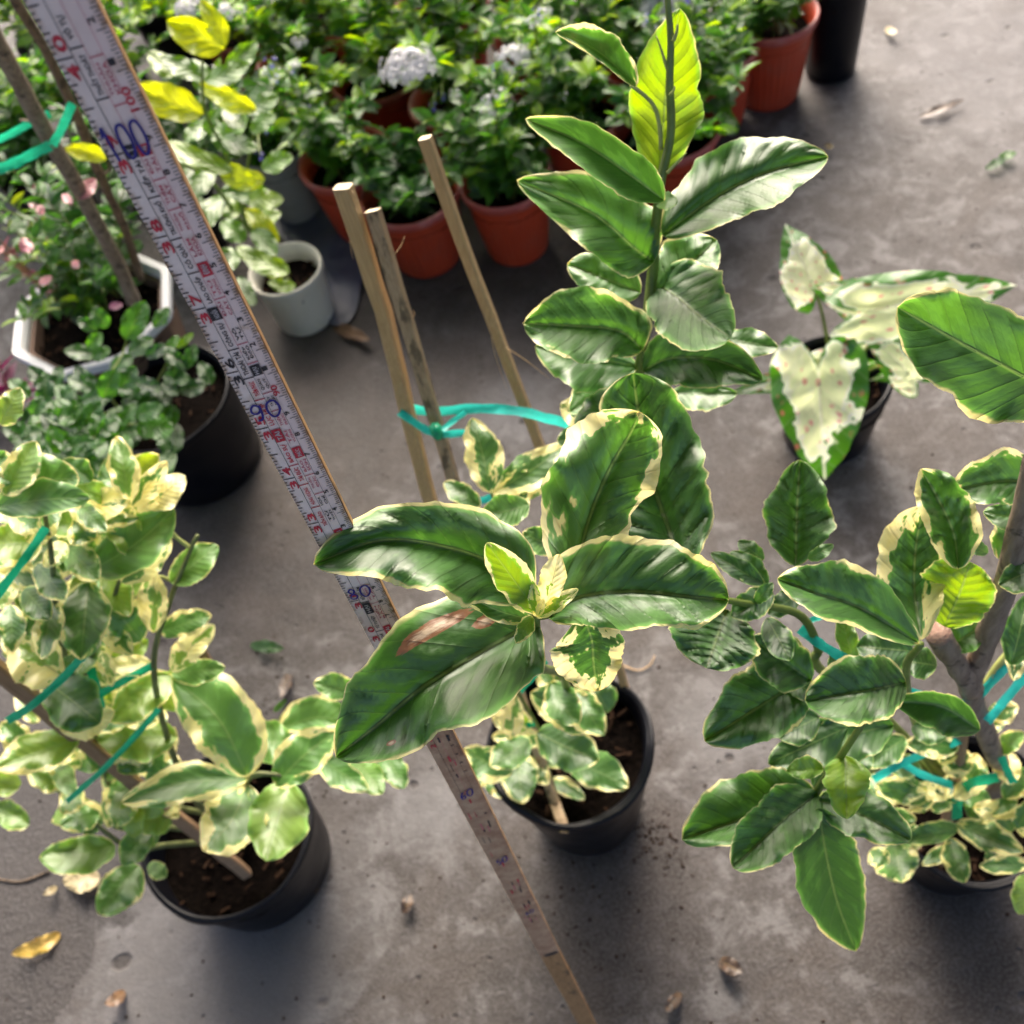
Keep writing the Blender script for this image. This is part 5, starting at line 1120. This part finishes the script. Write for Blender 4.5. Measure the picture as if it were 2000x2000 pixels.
tube('stem', [at(262, 590, 1.40), at(232, 520, 1.33), at(170, 400, 1.18), at(90, 260, 1.02), at(20, 130, .90), at(-40, 20, .82), at(-100, -100, .76)], .0098, .0068, MAT['bark'], ST, n=40, k=10, wob=.15)
tube('side_twig', [at(90, 262, 1.02), at(70, 240, 1.0), at(40, 235, .99)], .002, .0012, MAT['bark'], ST, n=8, k=6)
ST2 = thing('bare_stem', SP + Vector((.07, .05, 0)), 'thinner dark stem just left of the measuring stick', 'stem')
tube('stem', [at(275, 545, 1.45), at(246, 453, 1.36), at(196, 345, 1.22), at(181, 310, 1.19), at(153, 233, 1.12), at(109, 137, 1.04), at(70, 65, .98), at(28, 0, .93), at(-10, -60, .9)], .0062, .0048, MAT['bark_dark'], ST2, n=40, k=8, wob=.25)
tube('side_twig', [at(196, 345, 1.22), at(215, 330, 1.2), at(200, 300, 1.18)], .002, .001, MAT['bark_dark'], ST2, n=8, k=6)
ribbon([(142, 202, .98), (124, 242, .985), (102, 284, .99)], .011, 'ribbon', 'upright green ribbon end tied to the tall brown stem')
ribbon([(98, 284, 1.0), (60, 302, .99), (20, 322, .98), (-20, 336, .97)], .013, 'ribbon', 'broad green ribbon running from the tall brown stem to the left edge')
ribbon([(98, 222, 1.05), (60, 240, 1.05), (20, 262, 1.05), (-15, 276, 1.05)], .010, 'ribbon', 'upper narrow green ribbon at the left edge')

# black pot under the planter with the trailing plant
b, z = base_of(318, 775, .15); TPp = thing('potted_trailing_plant', b, 'trailing plant with oval green leaves spilling from a black pot under the planter', 'potted plant')
bag_pot(TPp, b, 134 * z / FPX, .15, seed=21, lip=.002, soil_drop=.02, taper=.9, chips=20)
ST_ = b + Vector((-.05, -.02, .13)); rnd = random.Random(71)
tl = [(262, 812, 1.12, 320, 794, 1.1, 18, .25), (274, 832, 1.12, 340, 838, 1.1, 23, .4), (152, 812, 1.12, 90, 816, 1.1, 18, .25), (160, 832, 1.12, 198, 782, 1.1, 19, .25), (245, 664, 1.2, 284, 588, 1.17, 27, .35), (200, 690, 1.2, 124, 685, 1.18, 16, .15), (190, 645, 1.2, 150, 622, 1.18, 14, .1),
      (110, 880, 1.08, 188, 860, 1.06, 18, .2), (246, 890, 1.06, 292, 950, 1.04, 24, .4), (240, 850, 1.08, 256, 880, 1.07, 12, .4), (200, 780, 1.13, 225, 720, 1.11, 22, .25), (235, 760, 1.14, 265, 715, 1.12, 20, .15), (180, 760, 1.13, 130, 735, 1.12, 16, .15), (150, 870, 1.08, 100, 850, 1.07, 18, .2), (160, 900, 1.06, 120, 935, 1.05, 20, .25),
      (200, 900, 1.06, 170, 960, 1.04, 20, .25), (80, 840, 1.09, 40, 860, 1.08, 18, .15), (60, 810, 1.1, 85, 775, 1.09, 16, .2), (210, 860, 1.08, 150, 905, 1.06, 20, .3), (230, 820, 1.1, 190, 850, 1.09, 18, .2), (120, 780, 1.14, 150, 750, 1.13, 16, .2), (300, 640, 1.22, 330, 600, 1.2, 14, .3), (320, 690, 1.2, 350, 655, 1.19, 10, .5), (345, 680, 1.2, 378, 650, 1.19, 8, .6),
      (330, 720, 1.2, 355, 700, 1.19, 12, .25), (210, 640, 1.2, 180, 600, 1.18, 18, .2), (250, 690, 1.2, 300, 660, 1.19, 18, .15), (60, 900, 1.06, 100, 900, 1.05, 18, .2), (30, 870, 1.07, 60, 900, 1.06, 16, .2), (230, 930, 1.05, 200, 980, 1.04, 18, .3), (100, 960, 1.04, 140, 980, 1.03, 18, .2), (180, 700, 1.18, 215, 680, 1.17, 14, .4), (170, 680, 1.18, 200, 650, 1.17, 14, .5), (150, 950, 1.04, 190, 1000, 1.03, 20, .2), (60, 940, 1.05, 20, 960, 1.04, 18, .15)]
for k in range(90):
    px, py = rnd.gauss(190, 85), rnd.gauss(820, 75); an = rnd.random() * 6.28; ln = rnd.uniform(45, 70); z_ = 1.32 - (py - 600) * .00085 + rnd.uniform(0, .04)
    if py < 745 and px < 215 or py < 700: continue
    tl.append((px, py, z_, px + math.cos(an) * ln, py + math.sin(an) * ln, z_ - .01, ln * .30, rnd.uniform(.05, .4)))
for k in range(22):
    px, py = rnd.uniform(240, 380), rnd.uniform(690, 850); an = rnd.random() * 6.28; ln = rnd.uniform(40, 62)
    tl.append((px, py, 1.17, px + math.cos(an) * ln, py + math.sin(an) * ln, 1.16, ln * .3, rnd.uniform(.0, .3)))
for a in tl: L(TPp, *a[:7], cream=0, tone=a[7], mat='bush', ns=14, nv=4, q=.6)
for q_ in ([ST_, at(230, 830, 1.13), at(190, 850, 1.1), at(150, 880, 1.08), at(120, 920, 1.06)], [ST_, at(250, 830, 1.13), at(270, 828, 1.12)], [ST_, at(210, 760, 1.16), at(240, 690, 1.2), at(250, 650, 1.2)], [ST_, at(180, 800, 1.14), at(110, 800, 1.12), at(70, 830, 1.1)], [ST_, at(230, 880, 1.1), at(240, 910, 1.07), at(200, 950, 1.05)], [ST_, at(320, 720, 1.21), at(345, 670, 1.2)]):
    tube('stem', q_, .002, .001, MAT['petiole'], TPp, n=14, k=5)
b = ground(30, 800); MG = thing('magenta_plant', b, 'plant with dark magenta leaves under the planter corner at the left edge', 'plant')
bush(MG, b, random.Random(9), stems=7, height=.15, spread=.09, leaves=70, size=(.03, .05), singles=70, mat='magenta', tone=(.0, .8), stem_mat='petiole_red')

# ================================================================== on the floor
def gz(px, py, lift): return proj(athgt(px, py, lift))[2]
def floor_leaf(x0, y0, x1, y1, w_, mat, tone, label, bow=0, curl=.006, cream=0, cat='fallen leaf', w2=None):
    o = L(None, x0, y0, gz(x0, y0, .004), x1, y1, gz(x1, y1, .006 + curl), w_, w2, cream=cream, tone=tone, mat=mat, bow=bow, ns=18, nv=4, dl=.002, dr=.002, name='fallen_leaf')
    o['label'] = label; o['category'] = cat; o['group'] = 'litter on the concrete'
    return o
floor_leaf(118, 1822, 22, 1864, 16, 'dead', .95, 'curled yellow leaf on the damp concrete, lower left', 8)
floor_leaf(244, 1934, 204, 1962, 12, 'dead', .35, 'small crumpled orange-brown leaf near the bottom left edge', 4, .012)
floor_leaf(196, 1712, 122, 1722, 26, 'dead2', .5, 'round faded cream leaf under the left plant')
floor_leaf(112, 1732, 84, 1748, 7, 'dead2', .3, 'tiny pale leaf beside the round faded leaf')
floor_leaf(488, 1260, 554, 1266, 12, 'bush', .15, 'green leaf lying on the concrete between the plants')
floor_leaf(646, 634, 722, 664, 13, 'dead', .3, 'brown dry leaf beside the white pot')
floor_leaf(566, 1310, 548, 1362, 11, 'dead', .0, 'dark red-brown leaf on the concrete left of the middle plant')
floor_leaf(1794, 228, 1884, 194, 8, 'dead', .0, 'long brown dry leaf on the open floor at the right')
floor_leaf(1404, 1874, 1450, 1902, 16, 'dead', -.2, 'dark rotted leaf on the concrete near the bottom, right of the stick')
floor_leaf(1332, 1938, 1300, 1976, 12, 'dead', -.1, 'broken brown leaf by the bottom edge, right of the stick')
floor_leaf(786, 1784, 804, 1746, 11, 'dead', -.3, 'dark seed husk on the concrete left of the stick')
floor_leaf(626, 1732, 604, 1742, 6, 'dead', .45, 'tiny orange leaf at the foot of the left pot')
floor_leaf(1924, 330, 1966, 308, 8, 'bush', .1, 'fallen green leaflet, lower one of the pair at the right edge'); floor_leaf(1950, 308, 1986, 298, 8, 'bush', .3, 'fallen green leaflet, upper one of the pair at the right edge')
floor_leaf(1728, 58, 1752, 62, 8, 'dead2', .5, 'pale scrap on the floor near the black pot at the top right')
floor_leaf(1610, 284, 1628, 286, 5, 'dead2', .4, 'small pale scrap beside the tip of the large right leaf of the shoot')
floor_leaf(535, 1390, 560, 1366, 6, 'bush', .5, 'seedling leaf on the floor, upper of two behind the left pot'); floor_leaf(545, 1408, 572, 1384, 6, 'bush', .3, 'seedling leaf on the floor, lower of two behind the left pot')
sw = tube('dry_straw', [at(1216, 1300, gz(1216, 1300, .003)), at(1245, 1309, gz(1245, 1309, .003)), at(1268, 1300, gz(1268, 1300, .003)), at(1279, 1280, gz(1279, 1280, .004))], .0011, .0007, MAT['stake'], None, n=12, k=5); tag(sw, 'curved pale straw on the concrete right of the yellow-margined leaf', 'straw')
sw = tube('dry_straw', [at(96, 1702, gz(96, 1702, .002)), at(40, 1722, gz(40, 1722, .002)), at(-10, 1716, gz(-10, 1716, .002))], .0016, .0010, MAT['bark_dark'], None, n=12, k=5); tag(sw, 'dark thin twig on the damp floor at the left edge', 'twig')
# dark plastic sheet on the floor among the pots
def sheet():
    out = [(520, 430), (600, 410), (690, 430), (720, 480), (708, 560), (690, 625), (650, 640), (628, 600), (600, 560), (560, 480)]
    pts = [ground(*q_) for q_ in out]; c = sum(pts, Vector()) / len(pts); V, F = [c + Vector((0, 0, .006))], []; m_ = 8; k = 40
    ring = crv([tuple(p_) for p_ in pts] + [tuple(pts[0])], k)[:k]
    for i in range(1, m_ + 1):
        for j in range(k):
            p_ = c.lerp(ring[j], i / m_); p_.z = .004 + .012 * max(0, noise.noise(p_ * 16)) + .004 * abs(noise.noise(p_ * 60)); V.append(p_)
    F = [(0, 1 + j, 1 + (j + 1) % k) for j in range(k)] + [(1 + (i - 1) * k + j, 1 + i * k + j, 1 + i * k + (j + 1) % k, 1 + (i - 1) * k + (j + 1) % k) for i in range(1, m_) for j in range(k)]
    o = put('plastic_sheet', V, F, plastic('sheet_plastic', (0.045, 0.05, 0.085), .4, .25, (.12, .12, .14)), None, origin=c)
    tag(o, 'crumpled dark blue plastic sheet on the floor beside the white pot', 'sheet')
sheet()
# crumbs of soil spilt on the floor: nobody could count them
V, F = [], []; rc = random.Random(13)
for (cx, cy, sp, n_) in [(1300, 1650, 30, 60), (1270, 1620, 20, 40), (640, 1520, 40, 40), (560, 1380, 50, 40), (1120, 1760, 90, 60), (1000, 1300, 400, 120), (1500, 1500, 400, 120), (1700, 400, 300, 110), (400, 1850, 350, 90), (860, 650, 160, 60)]:
    for _ in range(n_):
        g_ = ground(cx + rc.gauss(0, sp), cy + rc.gauss(0, sp)); s_ = rc.uniform(.0006, .0022); b0 = len(V)
        for d in ((1, 0, 0), (0, 1, 0), (-1, 0, 0), (0, -1, 0), (0, 0, 1)): V.append(g_ + Vector((d[0] * s_ * rc.uniform(.6, 1.4), d[1] * s_ * rc.uniform(.6, 1.4), d[2] * s_ * .9 + .0002)))
        F += [(b0, b0 + 1, b0 + 4), (b0 + 1, b0 + 2, b0 + 4), (b0 + 2, b0 + 3, b0 + 4), (b0 + 3, b0, b0 + 4)]
o = put('soil_crumbs', V, F, MAT['chip'], None, origin=V[0], smooth=False); o['kind'] = 'stuff'; o['label'] = 'spilt soil crumbs scattered on the concrete'
